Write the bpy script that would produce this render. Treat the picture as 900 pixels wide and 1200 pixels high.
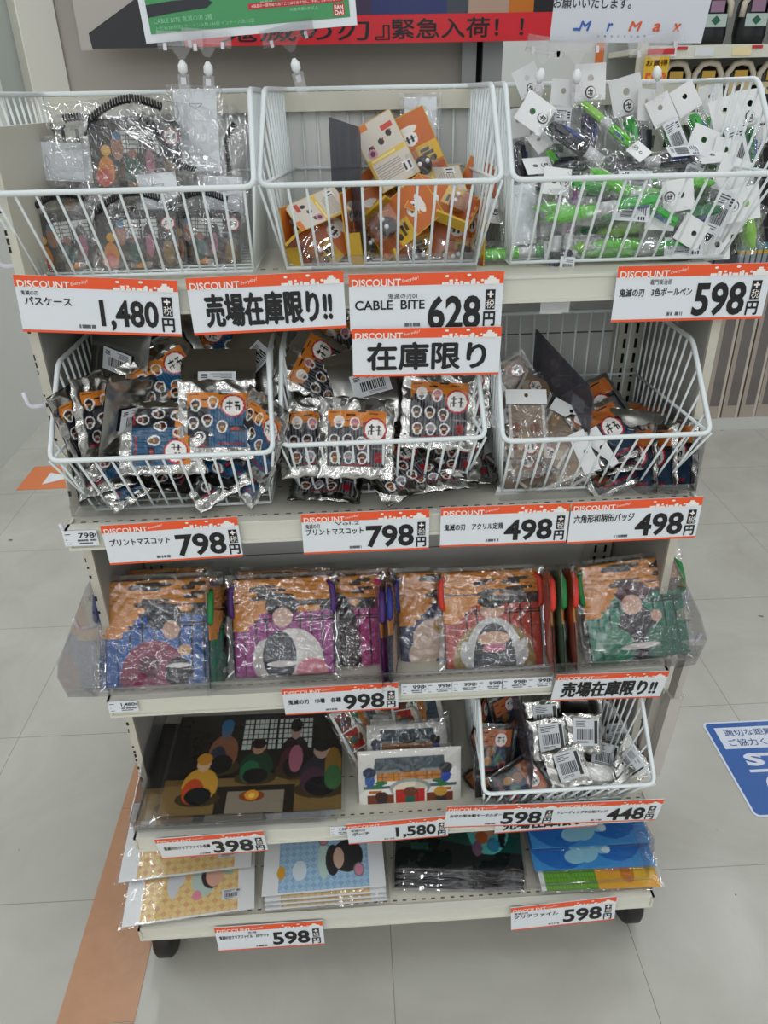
import bpy, math, random
import numpy as np
from mathutils import Matrix, Vector
from math import sin, cos, pi, radians as R

for o in list(bpy.data.objects): bpy.data.objects.remove(o)
SC = bpy.context.scene
COL = SC.collection

# ---------------------------------------------------------------- camera
cd = bpy.data.cameras.new('camera'); cam = bpy.data.objects.new('camera', cd); COL.objects.link(cam)
YAW, PITCH, ROLL = 0.0463, 0.5087, -0.0213
_f = Vector((sin(YAW)*cos(PITCH), cos(YAW)*cos(PITCH), -sin(PITCH))); _r = Vector((cos(YAW), -sin(YAW), 0)); _u = _r.cross(_f)
_r2 = _r*cos(ROLL)+_u*sin(ROLL); _u2 = -_r*sin(ROLL)+_u*cos(ROLL)
cam.matrix_world = Matrix(((_r2.x,_u2.x,-_f.x,-0.0487),(_r2.y,_u2.y,-_f.y,0),(_r2.z,_u2.z,-_f.z,1.3861),(0,0,0,1)))
cd.sensor_fit = 'VERTICAL'; cd.sensor_height = 24.0; cd.lens = 24.0*879.25/1200; cd.clip_start = .02; cd.clip_end = 60
SC.camera = cam
# ---------------------------------------------------------------- light
w = bpy.data.worlds.new('world'); SC.world = w; w.use_nodes = True
wn = w.node_tree; bg = wn.nodes['Background']          # bright and dark noise blotches for the unseen store, added for reflections and fill
wt = wn.nodes.new('ShaderNodeTexCoord'); wz = wn.nodes.new('ShaderNodeTexNoise'); wz.inputs['Scale'].default_value = 5.5; wz.inputs['Detail'].default_value = 4
wr_ = wn.nodes.new('ShaderNodeValToRGB'); we = wr_.color_ramp.elements
we[0].position = .42; we[0].color = (.10,.105,.11,1); we[1].position = .57; we[1].color = (1.30,1.33,1.36,1)
wn.links.new(wt.outputs['Generated'], wz.inputs['Vector']); wn.links.new(wz.outputs['Fac'], wr_.inputs[0]); wn.links.new(wr_.outputs[0], bg.inputs[0])
bg.inputs[1].default_value = .62
def ceiling_lamp(x, y, z=2.9, sx=.055, sy=1.2, e=10.5):
    l = bpy.data.lights.new('fluorescent_lamp','AREA'); l.shape='RECTANGLE'; l.size=sx; l.size_y=sy; l.energy=e; l.color=(.96,.99,1)
    o = bpy.data.objects.new('fluorescent_lamp', l); o.location=(x,y,z); COL.objects.link(o)
for lx in (-4.5,-3.4,-2.3,-1.2,-.1,1.0,2.1,3.2):
    for ly,e_ in ((-8.2,11),(-5.6,10),(-3.4,9),(-1.5,5),(.6,2.5),(2.4,4),(4.2,6),(5.8,7.5)): ceiling_lamp(lx, ly, e=e_)
SC.view_settings.view_transform='Standard'; SC.view_settings.look='None'; SC.view_settings.gamma=1; SC.view_settings.use_curve_mapping=False
SC.view_settings.exposure = 0.14
SC.cycles.transparent_max_bounces = 40; SC.cycles.max_bounces = 8; SC.cycles.glossy_bounces = 4; SC.cycles.transmission_bounces = 4
SC.cycles.caustics_reflective = False; SC.cycles.caustics_refractive = False; SC.cycles.sample_clamp_indirect = 3

# ---------------------------------------------------------------- helpers
def lin(h):
    if isinstance(h, (tuple, list)): return tuple(h)
    h = h.lstrip('#'); r = [int(h[i:i+2],16)/255 for i in (0,2,4)]
    return tuple(c/12.92 if c <= .04045 else ((c+.055)/1.055)**2.4 for c in r)
MATS = {}
def mat(name, color='#ffffff', rough=.5, metal=0., spec=.5, noise=0., nscale=8., bump=0., bscale=60., coat=0., attr=False, emit=0., foil=False):
    if name in MATS: return MATS[name]
    m = bpy.data.materials.new(name); MATS[name] = m; m.use_nodes = True
    nt = m.node_tree; b = nt.nodes['Principled BSDF']; L = nt.links
    c = lin(color); b.inputs['Base Color'].default_value = (*c,1)
    b.inputs['Roughness'].default_value = rough; b.inputs['Metallic'].default_value = metal
    b.inputs['Specular IOR Level'].default_value = spec; b.inputs['Coat Weight'].default_value = coat
    if coat: b.inputs['Coat Roughness'].default_value = .08
    if attr:
        a = nt.nodes.new('ShaderNodeAttribute'); a.attribute_name='Col'; L.new(a.outputs['Color'], b.inputs['Base Color'])
        if foil:
            L.new(a.outputs['Alpha'], b.inputs['Metallic'])
    elif noise:
        tc = nt.nodes.new('ShaderNodeTexCoord'); n = nt.nodes.new('ShaderNodeTexNoise'); n.inputs['Scale'].default_value=nscale; n.inputs['Detail'].default_value=5
        mx = nt.nodes.new('ShaderNodeMix'); mx.data_type='RGBA'
        mx.inputs[6].default_value=(*[k*(1-noise) for k in c],1); mx.inputs[7].default_value=(*[min(1,k*(1+noise)) for k in c],1)
        L.new(tc.outputs['Object'], n.inputs['Vector']); L.new(n.outputs['Fac'], mx.inputs[0]); L.new(mx.outputs[2], b.inputs['Base Color'])
    if bump:
        tc = nt.nodes.new('ShaderNodeTexCoord'); n = nt.nodes.new('ShaderNodeTexNoise'); n.inputs['Scale'].default_value=bscale; n.inputs['Detail'].default_value=1.5
        n.inputs['Distortion'].default_value=.6
        bp = nt.nodes.new('ShaderNodeBump'); bp.inputs['Strength'].default_value=bump; bp.inputs['Distance'].default_value=.004
        L.new(tc.outputs['Object'], n.inputs['Vector']); L.new(n.outputs['Fac'], bp.inputs['Height']); L.new(bp.outputs[0], b.inputs['Normal'])
    return m
def clear(name, tint='#ffffff', refl=.06, rough=.06, haze=.03, bump=0., bscale=40., hazecol='#ffffff', edge=.35):
    if name in MATS: return MATS[name]
    m = bpy.data.materials.new(name); MATS[name] = m; m.use_nodes = True; nt = m.node_tree; nt.nodes.clear(); L = nt.links
    out = nt.nodes.new('ShaderNodeOutputMaterial'); t = nt.nodes.new('ShaderNodeBsdfTransparent'); t.inputs[0].default_value=(*lin(tint),1)
    d = nt.nodes.new('ShaderNodeBsdfDiffuse'); d.inputs[0].default_value=(*lin(hazecol),1)
    g = nt.nodes.new('ShaderNodeBsdfGlossy'); g.inputs['Roughness'].default_value=rough
    m1 = nt.nodes.new('ShaderNodeMixShader'); m1.inputs[0].default_value=haze
    m2 = nt.nodes.new('ShaderNodeMixShader'); lw = nt.nodes.new('ShaderNodeLayerWeight'); lw.inputs['Blend'].default_value=.25
    mr = nt.nodes.new('ShaderNodeMapRange'); mr.inputs['To Min'].default_value=refl; mr.inputs['To Max'].default_value=edge
    L.new(lw.outputs['Facing'], mr.inputs['Value']); L.new(mr.outputs[0], m2.inputs[0])
    L.new(t.outputs[0], m1.inputs[1]); L.new(d.outputs[0], m1.inputs[2]); L.new(m1.outputs[0], m2.inputs[1]); L.new(g.outputs[0], m2.inputs[2]); L.new(m2.outputs[0], out.inputs[0])
    if bump:
        tc = nt.nodes.new('ShaderNodeTexCoord'); n = nt.nodes.new('ShaderNodeTexNoise'); n.inputs['Scale'].default_value=bscale; n.inputs['Detail'].default_value=1.2; n.inputs['Distortion'].default_value=1.8
        bp = nt.nodes.new('ShaderNodeBump'); bp.inputs['Strength'].default_value=bump; bp.inputs['Distance'].default_value=.010
        L.new(tc.outputs['Object'], n.inputs['Vector']); L.new(n.outputs['Fac'], bp.inputs['Height'])
        L.new(bp.outputs[0], g.inputs['Normal']); L.new(bp.outputs[0], lw.inputs['Normal'])
    return m

class MB:
    def __init__(s): s.v=[]; s.f=[]; s.c=[]
    def add(s, vs, fs, col=None):
        n=len(s.v); s.v += [tuple(p) for p in vs]; s.f += [tuple(i+n for i in f) for f in fs]
        s.c += [(*lin(col),0.) if col is not None else (1,1,1,0.)]*len(vs); return s
    def box(s, x0,x1,y0,y1,z0,z1, col=None):
        return s.add([(x0,y0,z0),(x1,y0,z0),(x1,y1,z0),(x0,y1,z0),(x0,y0,z1),(x1,y0,z1),(x1,y1,z1),(x0,y1,z1)],
            [(3,2,1,0),(4,5,6,7),(0,1,5,4),(1,2,6,5),(2,3,7,6),(3,0,4,7)], col)
    def poly(s, pts, col=None, t=0.):
        n=len(pts)
        if not t: return s.add(pts,[tuple(range(n))],col)
        a=Vector(pts[1])-Vector(pts[0]); b=Vector(pts[2])-Vector(pts[1]); k=a.cross(b).normalized()*t
        q=[tuple(Vector(p)-k) for p in pts]
        return s.add(list(pts)+q,[tuple(range(n)),tuple(range(2*n-1,n-1,-1))]+[(i,i+n,(i+1)%n+n,(i+1)%n) for i in range(n)],col)
    def disc(s, cx,cy,rx,ry=None,z=0,n=20,col=None):
        ry=ry or rx
        return s.poly([(cx+rx*cos(2*pi*i/n),cy+ry*sin(2*pi*i/n),z) for i in range(n)],col)
    def rect(s,x0,y0,x1,y1,z=0,col=None): return s.poly([(x0,y0,z),(x1,y0,z),(x1,y1,z),(x0,y1,z)],col)
    def tube(s, pts, r, n=8, closed=False, col=None):
        P=[Vector(p) for p in pts]; m=len(P); vs=[]; nrm=None
        for i in range(m):
            if closed: t=(P[(i+1)%m]-P[i-1])
            else: t=P[min(i+1,m-1)]-P[max(i-1,0)]
            t.normalize()
            if nrm is None: nrm=t.orthogonal().normalized()
            else:
                nrm=nrm-t*nrm.dot(t); nrm.normalize()
            b=t.cross(nrm); rr=r[i] if isinstance(r,(list,tuple)) else r
            vs+=[P[i]+(nrm*cos(2*pi*k/n)+b*sin(2*pi*k/n))*rr for k in range(n)]
        fs=[]
        for i in range(m if closed else m-1):
            j=(i+1)%m
            fs+=[(i*n+k,i*n+(k+1)%n,j*n+(k+1)%n,j*n+k) for k in range(n)]
        if not closed: fs+=[tuple(range(n-1,-1,-1)),tuple(range((m-1)*n,m*n))]
        return s.add(vs,fs,col)
    def lathe(s, prof, n=20, axis='z', org=(0,0,0), col=None):
        vs=[]
        for r_,h in prof:
            for k in range(n):
                a=2*pi*k/n; p=(r_*cos(a),r_*sin(a),h)
                if axis=='x': p=(h,p[0],p[1])
                if axis=='y': p=(p[0],h,p[1])
                vs.append((p[0]+org[0],p[1]+org[1],p[2]+org[2]))
        m=len(prof); fs=[(i*n+k,i*n+(k+1)%n,(i+1)*n+(k+1)%n,(i+1)*n+k) for i in range(m-1) for k in range(n)]
        fs+=[tuple(range(n-1,-1,-1)),tuple(range((m-1)*n,m*n))]
        return s.add(vs,fs,col)
    def surf(s, X, Y, Z, C=None):
        ny,nx=X.shape; n=len(s.v)
        s.v += list(map(tuple,np.stack([X,Y,Z],-1).reshape(-1,3).tolist()))
        s.f += [(n+j*nx+i,n+j*nx+i+1,n+(j+1)*nx+i+1,n+(j+1)*nx+i) for j in range(ny-1) for i in range(nx-1)]
        s.c += list(map(tuple,C.reshape(-1,4).tolist())) if C is not None else [(1,1,1,0.)]*(nx*ny)
        return s
    def xf(s, M, start=0):
        s.v[start:]=[tuple(M@Vector(p)) for p in s.v[start:]]; return s
    def build(s, name, m, parent=None, smooth=False, colors=False, M=None):
        me=bpy.data.meshes.new(name); me.from_pydata(s.v,[],s.f); me.materials.append(m)
        if colors:
            a=me.color_attributes.new('Col','FLOAT_COLOR','POINT'); a.data.foreach_set('color',np.array(s.c,dtype=np.float32).reshape(-1))
        if smooth: me.polygons.foreach_set('use_smooth',[True]*len(me.polygons))
        me.update()
        o=bpy.data.objects.new(name,me); COL.objects.link(o)
        if parent: o.parent=parent
        if M is not None: o.matrix_local=M
        return o
def fillet(pts, r, closed=False, k=5):
    P=[Vector(p) for p in pts]; n=len(P); out=[]
    for i in range(n):
        if not closed and i in (0,n-1): out.append(P[i]); continue
        a=P[i-1]-P[i]; b=P[(i+1)%n]-P[i]; d=min(r,a.length*.45,b.length*.45)
        A=P[i]+a.normalized()*d; B=P[i]+b.normalized()*d
        for q in range(k+1):
            t=q/k; out.append(A*(1-t)**2+P[i]*2*t*(1-t)+B*t*t)
    return out
def tag(o,label,cat,group=None):
    o['label']=label; o['category']=cat
    if group: o['group']=group
    return o
def thing(name,label,cat,loc=(0,0,0),group=None,M=None):
    o=bpy.data.objects.new(name,None); o.empty_display_size=.02; COL.objects.link(o)
    if M is not None: o.matrix_world=M
    else: o.location=loc
    return tag(o,label,cat,group)
def struct(o): o['kind']='structure'; return o
def pose(x,y,z,roll=0,tilt=0,yaw=0,spin=0):
    return Matrix.Translation((x,y,z))@Matrix.Rotation(R(yaw),4,'Z')@Matrix.Rotation(R(tilt),4,'X')@Matrix.Rotation(R(spin),4,'Y')@Matrix.Rotation(R(roll),4,'Z')
CH={}
def copy_tree(o, M, label, group=None):
    if False:
        for q in bpy.data.objects:
            if q.parent: CH.setdefault(q.parent.name,[]).append(q)
    c=o.copy(); COL.objects.link(c); c.matrix_world=M; c['label']=label
    if 'group' in c: del c['group']
    if group: c['group']=group
    for ch in [q for q in COL.objects if q.parent==o]:
        d=ch.copy(); COL.objects.link(d); d.parent=c
        for g in [q for q in COL.objects if q.parent==ch]:
            e=g.copy(); COL.objects.link(e); e.parent=d
    return c
_tc={}
def text_geo(body, bold=0., italic=0.):
    k=(body,bold,italic)
    if k not in _tc:
        cu=bpy.data.curves.new('t','FONT'); cu.body=body; cu.offset=bold; cu.resolution_u=3; cu.shear=italic
        o=bpy.data.objects.new('t',cu); COL.objects.link(o)
        dg=bpy.context.evaluated_depsgraph_get(); me=bpy.data.meshes.new_from_object(o.evaluated_get(dg))
        v=np.array([p.co[:2] for p in me.vertices]); f=[tuple(p.vertices) for p in me.polygons]
        bpy.data.objects.remove(o); bpy.data.meshes.remove(me); bpy.data.curves.remove(cu)
        _tc[k]=(v,f)
    return _tc[k]
def put_text(mb, body, x0,y0,x1,y1, z=0., bold=.015, italic=0., col=None, fit='both', rot=0.):
    asc=len(body)>1 and all(ord(ch)<128 for ch in body)
    v,f=text_geo(body,bold if asc else 0.,italic); bold=0. if asc else bold; lo=v.min(0); hi=v.max(0); s=np.array([x1-x0,y1-y0])/(hi-lo)
    if fit=='h': s[0]=s[1]
    q=(v-lo)*s
    if rot: c_,s_=cos(R(rot)),sin(R(rot)); q=np.stack([q[:,0]*c_-q[:,1]*s_, q[:,0]*s_+q[:,1]*c_],-1)
    q=q+np.array([x0,y0])
    d=bold*s[1]*.9
    offs=[(0,0)] if bold<=0 else [(-d,0),(d,0),(0,-d),(0,d),(-.7*d,.7*d),(.7*d,-.7*d)]
    for k,(ox,oy) in enumerate(offs): mb.add([(a+ox,b+oy,z+k*.00001) for a,b in q],f,col)
    return mb

# ---------------------------------------------------------------- materials
M_cream=mat('cream_steel','#cfccbd',.38,noise=.05,nscale=5)
M_creamrail=mat('cream_rail','#d6d5c8',.3,noise=.04,nscale=9)
M_greyshade=mat('shaded_grey_panel','#a5a39d',.5,noise=.04)  # grey tone includes the shade on the end panels' inner faces
M_back=mat('back_panel','#dddedb',.45,noise=.03)
M_wire=mat('white_wire','#dfe6e6',.3)
M_white=mat('white_card','#e3e8ec',.35)
M_orange=mat('orange_print','#ee5a2c',.4)
M_ink=mat('black_ink','#141415',.45)
M_wht=mat('white_print','#f2ece6',.4)
M_black=mat('black_plastic','#17171a',.35)
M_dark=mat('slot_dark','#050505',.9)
M_acr=clear('clear_acrylic','#f2f2f3',.05,.05,.045,edge=.45,hazecol='#c9c9cc')
M_acrg=clear('smoke_acrylic','#a9a8b0',.05,.1,.30,hazecol='#77757f',edge=.3)
M_film=clear('clear_film','#fdfdfd',.115,.04,.004,bump=.2,bscale=13,edge=.24)
M_bag=clear('crisp_bag_film','#fdfdfd',.16,.035,.004,bump=.10,bscale=10,edge=.3)
M_filmc=clear('crinkled_film','#fafafa',.10,.06,.02,bump=.5,bscale=26,edge=.26)
M_sheetfilm=clear('smooth_film','#fcfcfc',.05,.04,.008,bump=.3,bscale=9,edge=.2)
M_acrc=clear('water_clear_acrylic','#fdfdfd',.06,.05,.01,edge=.45)
M_foil=mat('foil_print','#ffffff',.2,attr=True,foil=True,bump=.16,bscale=20)
M_print=mat('printed_card','#ffffff',.38,attr=True)
M_fabric=mat('printed_fabric','#ffffff',.6,attr=True)
M_gloss=mat('printed_plastic','#ffffff',.2,attr=True)
M_silver=mat('chrome','#cfcfd2',.18,metal=1.)

# ================================================================ setting
def floor_mat():
    m=bpy.data.materials.new('vinyl_floor_tiles'); m.use_nodes=True; nt=m.node_tree; L=nt.links; b=nt.nodes['Principled BSDF']
    N=nt.nodes.new; tc=N('ShaderNodeTexCoord'); mp=N('ShaderNodeMapping'); mp.vector_type='POINT'
    # tile grid: 0.45 m, turned by -0.012 rad
    mp.inputs['Rotation'].default_value=(0,0,0.012); mp.inputs['Location'].default_value=(0.0239+.45*20,-0.9506+.45*20,0)
    L.new(tc.outputs['Object'],mp.inputs['Vector'])
    sx=N('ShaderNodeSeparateXYZ'); L.new(mp.outputs[0],sx.inputs[0])
    def seam(o):
        a=N('ShaderNodeMath'); a.operation='PINGPONG'; a.inputs[1].default_value=.225; L.new(o,a.inputs[0])
        c=N('ShaderNodeMath'); c.operation='LESS_THAN'; c.inputs[1].default_value=.0009; L.new(a.outputs[0],c.inputs[0]); return c
    s1=seam(sx.outputs[0]); s2=seam(sx.outputs[1]); mxs=N('ShaderNodeMath'); mxs.operation='MAXIMUM'; L.new(s1.outputs[0],mxs.inputs[0]); L.new(s2.outputs[0],mxs.inputs[1])
    n1=N('ShaderNodeTexNoise'); n1.inputs['Scale'].default_value=3.5; n1.inputs['Detail'].default_value=8; n1.inputs['Roughness'].default_value=.6; n1.inputs['Distortion'].default_value=.8
    L.new(tc.outputs['Object'],n1.inputs['Vector'])
    cr=N('ShaderNodeValToRGB'); e=cr.color_ramp.elements; e[0].position=.3; e[0].color=(*lin('#a9a79d'),1); e[1].position=.7; e[1].color=(*lin('#b9b8af'),1)
    L.new(n1.outputs['Fac'],cr.inputs[0])
    n2=N('ShaderNodeTexNoise'); n2.inputs['Scale'].default_value=22; n2.inputs['Detail'].default_value=2; L.new(tc.outputs['Object'],n2.inputs['Vector'])
    st=N('ShaderNodeMath'); st.operation='GREATER_THAN'; st.inputs[1].default_value=.755; L.new(n2.outputs['Fac'],st.inputs[0])
    mA=N('ShaderNodeMix'); mA.data_type='RGBA'; L.new(st.outputs[0],mA.inputs[0]); L.new(cr.outputs[0],mA.inputs[6]); mA.inputs[7].default_value=(*lin('#6c675e'),1)
    mB=N('ShaderNodeMix'); mB.data_type='RGBA'; L.new(mxs.outputs[0],mB.inputs[0]); L.new(mA.outputs[2],mB.inputs[6]); mB.inputs[7].default_value=(*lin('#8b8980'),1)
    L.new(mB.outputs[2],b.inputs['Base Color'])
    b.inputs['Roughness'].default_value=.2; b.inputs['Specular IOR Level'].default_value=.42
    bp=N('ShaderNodeBump'); bp.inputs['Strength'].default_value=.12; bp.inputs['Distance'].default_value=.003
    n3=N('ShaderNodeTexNoise'); n3.inputs['Scale'].default_value=30; L.new(tc.outputs['Object'],n3.inputs['Vector']); L.new(n3.outputs['Fac'],bp.inputs['Height']); L.new(bp.outputs[0],b.inputs['Normal'])
    return m
struct(MB().box(-9,10,-3,7,-.05,0).build('floor',floor_mat()))
# tan guide strip let into the floor, in tiles 0.45 long
g=MB()
for k in range(-3,2): g.box(-.60,-.4665,.7225+.45*k-.0,.7225+.45*k+.448,0,.0012)
o=struct(g.build('trim_1',mat('tan_vinyl','#b58765',.25,noise=.12,nscale=30,bump=.15,bscale=60))); o.rotation_euler=(0,0,-.004)
struct(MB().box(-9,10,6.2,6.3,0,4.2).build('wall_back',mat('far_wall','#c9ccca',.7,noise=.03,nscale=2)))

# ---- white panelled side of the neighbouring gondola, left
g=MB()
nb=thing('gondola_run','long white gondola run along the left edge behind the display','gondola',(-1.56,4.2,0))
g.box(-.6,0,-1.75,-.19,.0,2.3).build('side_panel',mat('white_panel','#bfc0bc',.4,noise=.05,nscale=3),nb)
MB().box(-.6,-.035,-.19,.20,0,2.3).build('recess_panel',mat('grey_green_panel','#8b918a',.5),nb)
MB().box(-.6,0,.20,1.8,0,2.3).box(.0,.012,.62,.66,0,2.3).build('side_panel',mat('cream_panel','#cfcdc2',.45,noise=.03),nb)
# orange arrow patch on the floor far left
g=MB().box(-1.42,-1.2,2.80,3.02,0,.0012)
sg=thing('floor_marker','orange floor marker with a white arrow behind the left side of the rack','floor marker',(0,0,0))
g.build('backing',mat('orange_marker','#d97a45',.4),sg)
MB().poly([(-1.33,2.84,.002),(-1.22,2.9,.002),(-1.33,2.95,.002)]).build('arrow',M_white,sg)

# ---- board behind the display: end of the taller run
tb=thing('end_board','beige end board of the taller run behind the rack','board',(0,1.5,0))
MB().box(-.50,.17,0,.03,0,2.1).build('board_panel',mat('taupe_board','#aba59b',.6,noise=.05,nscale=4),tb)
MB().box(-.56,-.50,-.005,.04,0,2.1).build('edge_strip',mat('cream_panel','#cfcdc2',.45),tb)
MB().box(.17,.195,-.012,.03,0,2.1).box(.206,.24,-.012,.03,0,2.1).build('metal_post',mat('grey_post','#a3a7a6',.35,metal=.2),tb)
MB().box(.195,.206,.0,.03,0,2.1).build('dark_gap',M_dark,tb)  # black strip paints the darkness of the open gap between the posts
wp=thing('end_panel_board','plain pale end panel left of the slipper shelves at back','panel',(.8,3.45,0))
MB().box(-.34,.24,0,.04,0,2.4).build('panel_sheet',mat('pale_panel','#cfd2cf',.5,noise=.03,nscale=2),wp)
MB().box(.195,.225,-.012,0,1.2,2.4).build('orange_stripe',mat('orange_strip','#d8763a',.5),wp)

# ================================================================ display stand
ST=thing('display_rack','cream steel display rack on casters with five tiers of goods','display rack',(0,1.1,0))
def stp(mb,name,m,smooth=False,parent=None):
    o=mb.build(name,m,parent or ST,smooth); 
    o.matrix_parent_inverse=Matrix.Translation((0,-1.1,0)) if parent is None else Matrix.Identity(4)
    return o
W=.4443
for sx in (-1,1):
    x=sx*W; ptop=1.185 if sx<0 else 1.15
    o=stp(MB().box(min(x,x+sx*.012),max(x,x+sx*.012),.985,1.25,.1,ptop),'end_panel',M_greyshade)
    e=MB().box(min(x,x+sx*.0125),max(x,x+sx*.0125),.979,.985,.1,ptop); q=e.build('panel_edge',mat('chipped_cream','#c9c4b5',.5,noise=.1,nscale=40),o)
    ch=MB(); rnd=random.Random(5+sx)
    for k in range(46 if sx<0 else 5):
        z=rnd.uniform(.12,ptop-.02); h=rnd.uniform(.002,.009); ch.box(*sorted((x+sx*.0125,x+sx*rnd.uniform(.0085,.0115))),.9785,.9792,z,z+h)
    ch.build('chipped_paint_stain',mat('chip_brown','#2b2622',.8),o)
    if sx<0:
        stp(MB().box(x-.012,x,.985,1.25,1.185,1.36),'upper_end_panel',M_cream)  # same end panel continued upward, coloured cream without the painted shade
        ch=MB()
        for k in range(16):
            z=rnd.uniform(1.19,1.35); ch.box(x-.0122,x-.0095,.9842,.9852,z,z+rnd.uniform(.002,.008))
        stp(ch,'chipped_paint_stain',MATS['chip_brown'])
    xc=sx*.420
    u=stp(MB().box(xc-.021,xc+.021,1.195,1.225,.1,1.37),'slotted_upright',M_creamrail)
    s=MB()
    for k in range(48):
        for dx in (-.010,.009): s.box(xc+dx-.0022,xc+dx+.0022,1.1942,1.1955,.16+k*.025,.16+k*.025+.016)
    s.build('slots',M_dark,u)
b=stp(MB().box(-W,W,1.225,1.24,.1,1.37),'back_panel',M_back)
s=MB()
for k in (1,): s.box(-W,W,1.224,1.2255,1.03,1.032)
for z in (.35,.62,.9): s.box(-W,W,1.2243,1.2255,z,z+.0015)
s.build('panel_seam',mat('seam_grey','#5f5e5a',.7),b)
stp(MB().box(-W,W,1.205,1.245,1.366,1.39),'cap_rail',mat('cap_cream','#d2cfbf',.45))
def shelf_mesh(yf,zt,x=.4443):
    m=MB().box(-x,x,yf+.004,1.225,zt-.016,zt-.004)
    return m
def holes(yf,zt,rows=((.022,),)):
    h=MB()
    for k in range(52):
        hx=-.43+k*.0168
        h.box(hx,hx+.007,yf+.021,yf+.0235,zt-.0042,zt-.0036)
        h.box(hx,hx+.007,yf+.105,yf+.1075,zt-.0042,zt-.0036)
    return h
LV={'base':(.790,.159),'low':(.864,.296),'third':(.900,.571),'second':(.910,.874),'top':(.960,1.183)}
for nm,(yf,zt) in LV.items():
    hh=.034 if nm!='base' else .03
    o=stp(shelf_mesh(yf,zt),'shelf' if nm!='base' else 'base_deck',M_cream)
    r=MB(); r.box(-W,W,yf,yf+.004,zt-hh+.003,zt-.003); r.box(-W,W,yf-.003,yf+.012,zt-.004,zt); r.box(-W,W,yf-.004,yf+.010,zt-hh,zt-hh+.004)
    r.build('price_rail',M_creamrail,o)
    r2=MB().box(-W,-W+.004,yf-.003,yf+.03,zt-hh,zt).box(W-.004,W,yf-.003,yf+.03,zt-hh,zt); r2.build('rail_end_cap',M_cream,o)
    holes(yf,zt).build('punched_holes',mat('hole_dark','#57564f',.8),o)
# casters
for x,y in ((-.425,.86),(.437,.866),(-.4,1.19),(.4,1.19)):
    c=MB().lathe([(.008,-.017),(.044,-.017),(.05,-.011),(.05,.011),(.044,.017),(.008,.017)],24,'x',(x,y,.05))
    o=stp(c,'caster',mat('caster_rubber','#1c1a19',.45),True)
    f=MB().box(x-.022,x-.0185,y-.018,y+.018,.045,.128).box(x+.0185,x+.022,y-.018,y+.018,.045,.128).box(x-.018,x+.018,y-.022,y+.022,.124,.13)
    f.build('caster_fork',M_black,o)
    if y<1: MB().box(x-.03,x+.03,y-.03,y+.03,.10,.124).build('caster_plate',M_black,o)
# white plastic hook pegs on both sides
for sx,z,y in ((-1,1.013,1.023),(-1,1.198,1.047),(-1,.80,1.03),(-1,.65,.99),(1,.637,1.0)):
    x=sx*(W+.012); L_=.036
    p=fillet([(x,y,z),(x+sx*L_,y-.012,z),(x+sx*(L_+.004),y-.012,z+.022)],.008)
    stp(MB().tube(p,.0032,8),'hook_peg',mat('peg_white','#e4e2ee',.3),True)

# ================================================================ wire baskets
def wire_basket(label,xc,yb,z0,w_rim=.285,w_back=None,yaw=0.,nf=12,name='wire_basket',rim_h=.112,top_h=.212,rim_out=.068,depth=.19,wb_drop=.0):
    """yb: front edge of the basket floor; the rim juts out in front of it."""
    t=thing(name,label,'basket',M=Matrix.Translation((xc,yb,z0))@Matrix.Rotation(R(yaw),4,'Z'),group='white wire baskets')
    hw=w_rim/2; hb=(w_back or w_rim-.01)/2; bw=hw-.018; bbw=min(hb,bw+.004)
    zb=.004; rim=[(-hw,-rim_out,rim_h),(hw,-rim_out,rim_h),(hw-.004,.025,top_h),(hb,depth,top_h),(-hb,depth,top_h),(-hw+.004,.025,top_h)]
    MB().tube(fillet(rim,.014,True),.0034,8,True).build('rim_wire',M_wire,t,True)
    fr=MB(); r=.0017
    for k in range(nf+1):
        a=-1+2*k/nf; fr.tube(fillet([(a*(hw-.012),-rim_out,rim_h),(a*bw,0,zb),(a*bw,.012,zb)],.004,k=2),r,6)
    fr.tube([(-bw,-.001,zb),(bw,-.001,zb)],.0024,6)
    fr.build('front_wires',M_wire,t,True)
    bk=MB()
    for k in range(nf+1):
        a=-1+2*k/nf; bk.tube([(a*hb,depth,top_h),(a*bbw,depth-.012,zb)],r,6)
    bk.tube([(-hb+.006,depth-.006,top_h*.52),(hb-.006,depth-.006,top_h*.52)],.0022,6)
    bk.build('back_wires',M_wire,t,True)
    for sx in (-1,1):
        s=MB(); m=13
        for k in range(m):
            u=k/(m-1); yt=-rim_out+u*(depth+rim_out)
            # top of the side: slanting front part then level
            if yt<.025: uu=(yt+rim_out)/(.025+rim_out); zt=rim_h+(top_h-rim_h)*uu; xt=hw-.004*uu
            else: uu=(yt-.025)/(depth-.025); zt=top_h; xt=(hw-.004)*(1-uu)+hb*uu
            ybm=.006+u*(depth-.02); xb=bw*(1-u)+bbw*u
            s.tube([(sx*xt,yt,zt),(sx*xb,ybm,zb)],r,6)
        s.tube([(sx*(hw-.002),-rim_out+.004,rim_h),(sx*(hb-.008),depth-.006,top_h*.52)],.0022,6)
        s.build('side_wires',M_wire,t,True)
    bt=MB()
    for k in range(9): y=.0+k*(depth-.012)/8; xx=bw+(bbw-bw)*k/8; bt.tube([(-xx,y,zb),(xx,y,zb)],.0017,6)
    for k in range(7): a=-1+2*k/6; bt.tube([(a*bw,0,zb-.001),(a*bbw,depth-.012,zb-.001)],.0017,6)
    bt.build('base_wires',M_wire,t,True)
    return t
zt=1.1815; zs=.8725; zl=.2945
wire_basket('white wire basket of pass cases, leftmost on the top tier',-.304,1.025,zt,.312)
wire_basket('white wire basket of orange blister packs, middle of the top tier',.003,1.032,zt,.288,.262,-2.5)
wire_basket('white wire basket of bagged pens, rightmost on the top tier',.320,1.028,zt,.326)
wire_basket('white wire basket of blue and orange foil pouches, leftmost on second tier',-.291,.958,zs,.284)
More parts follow.
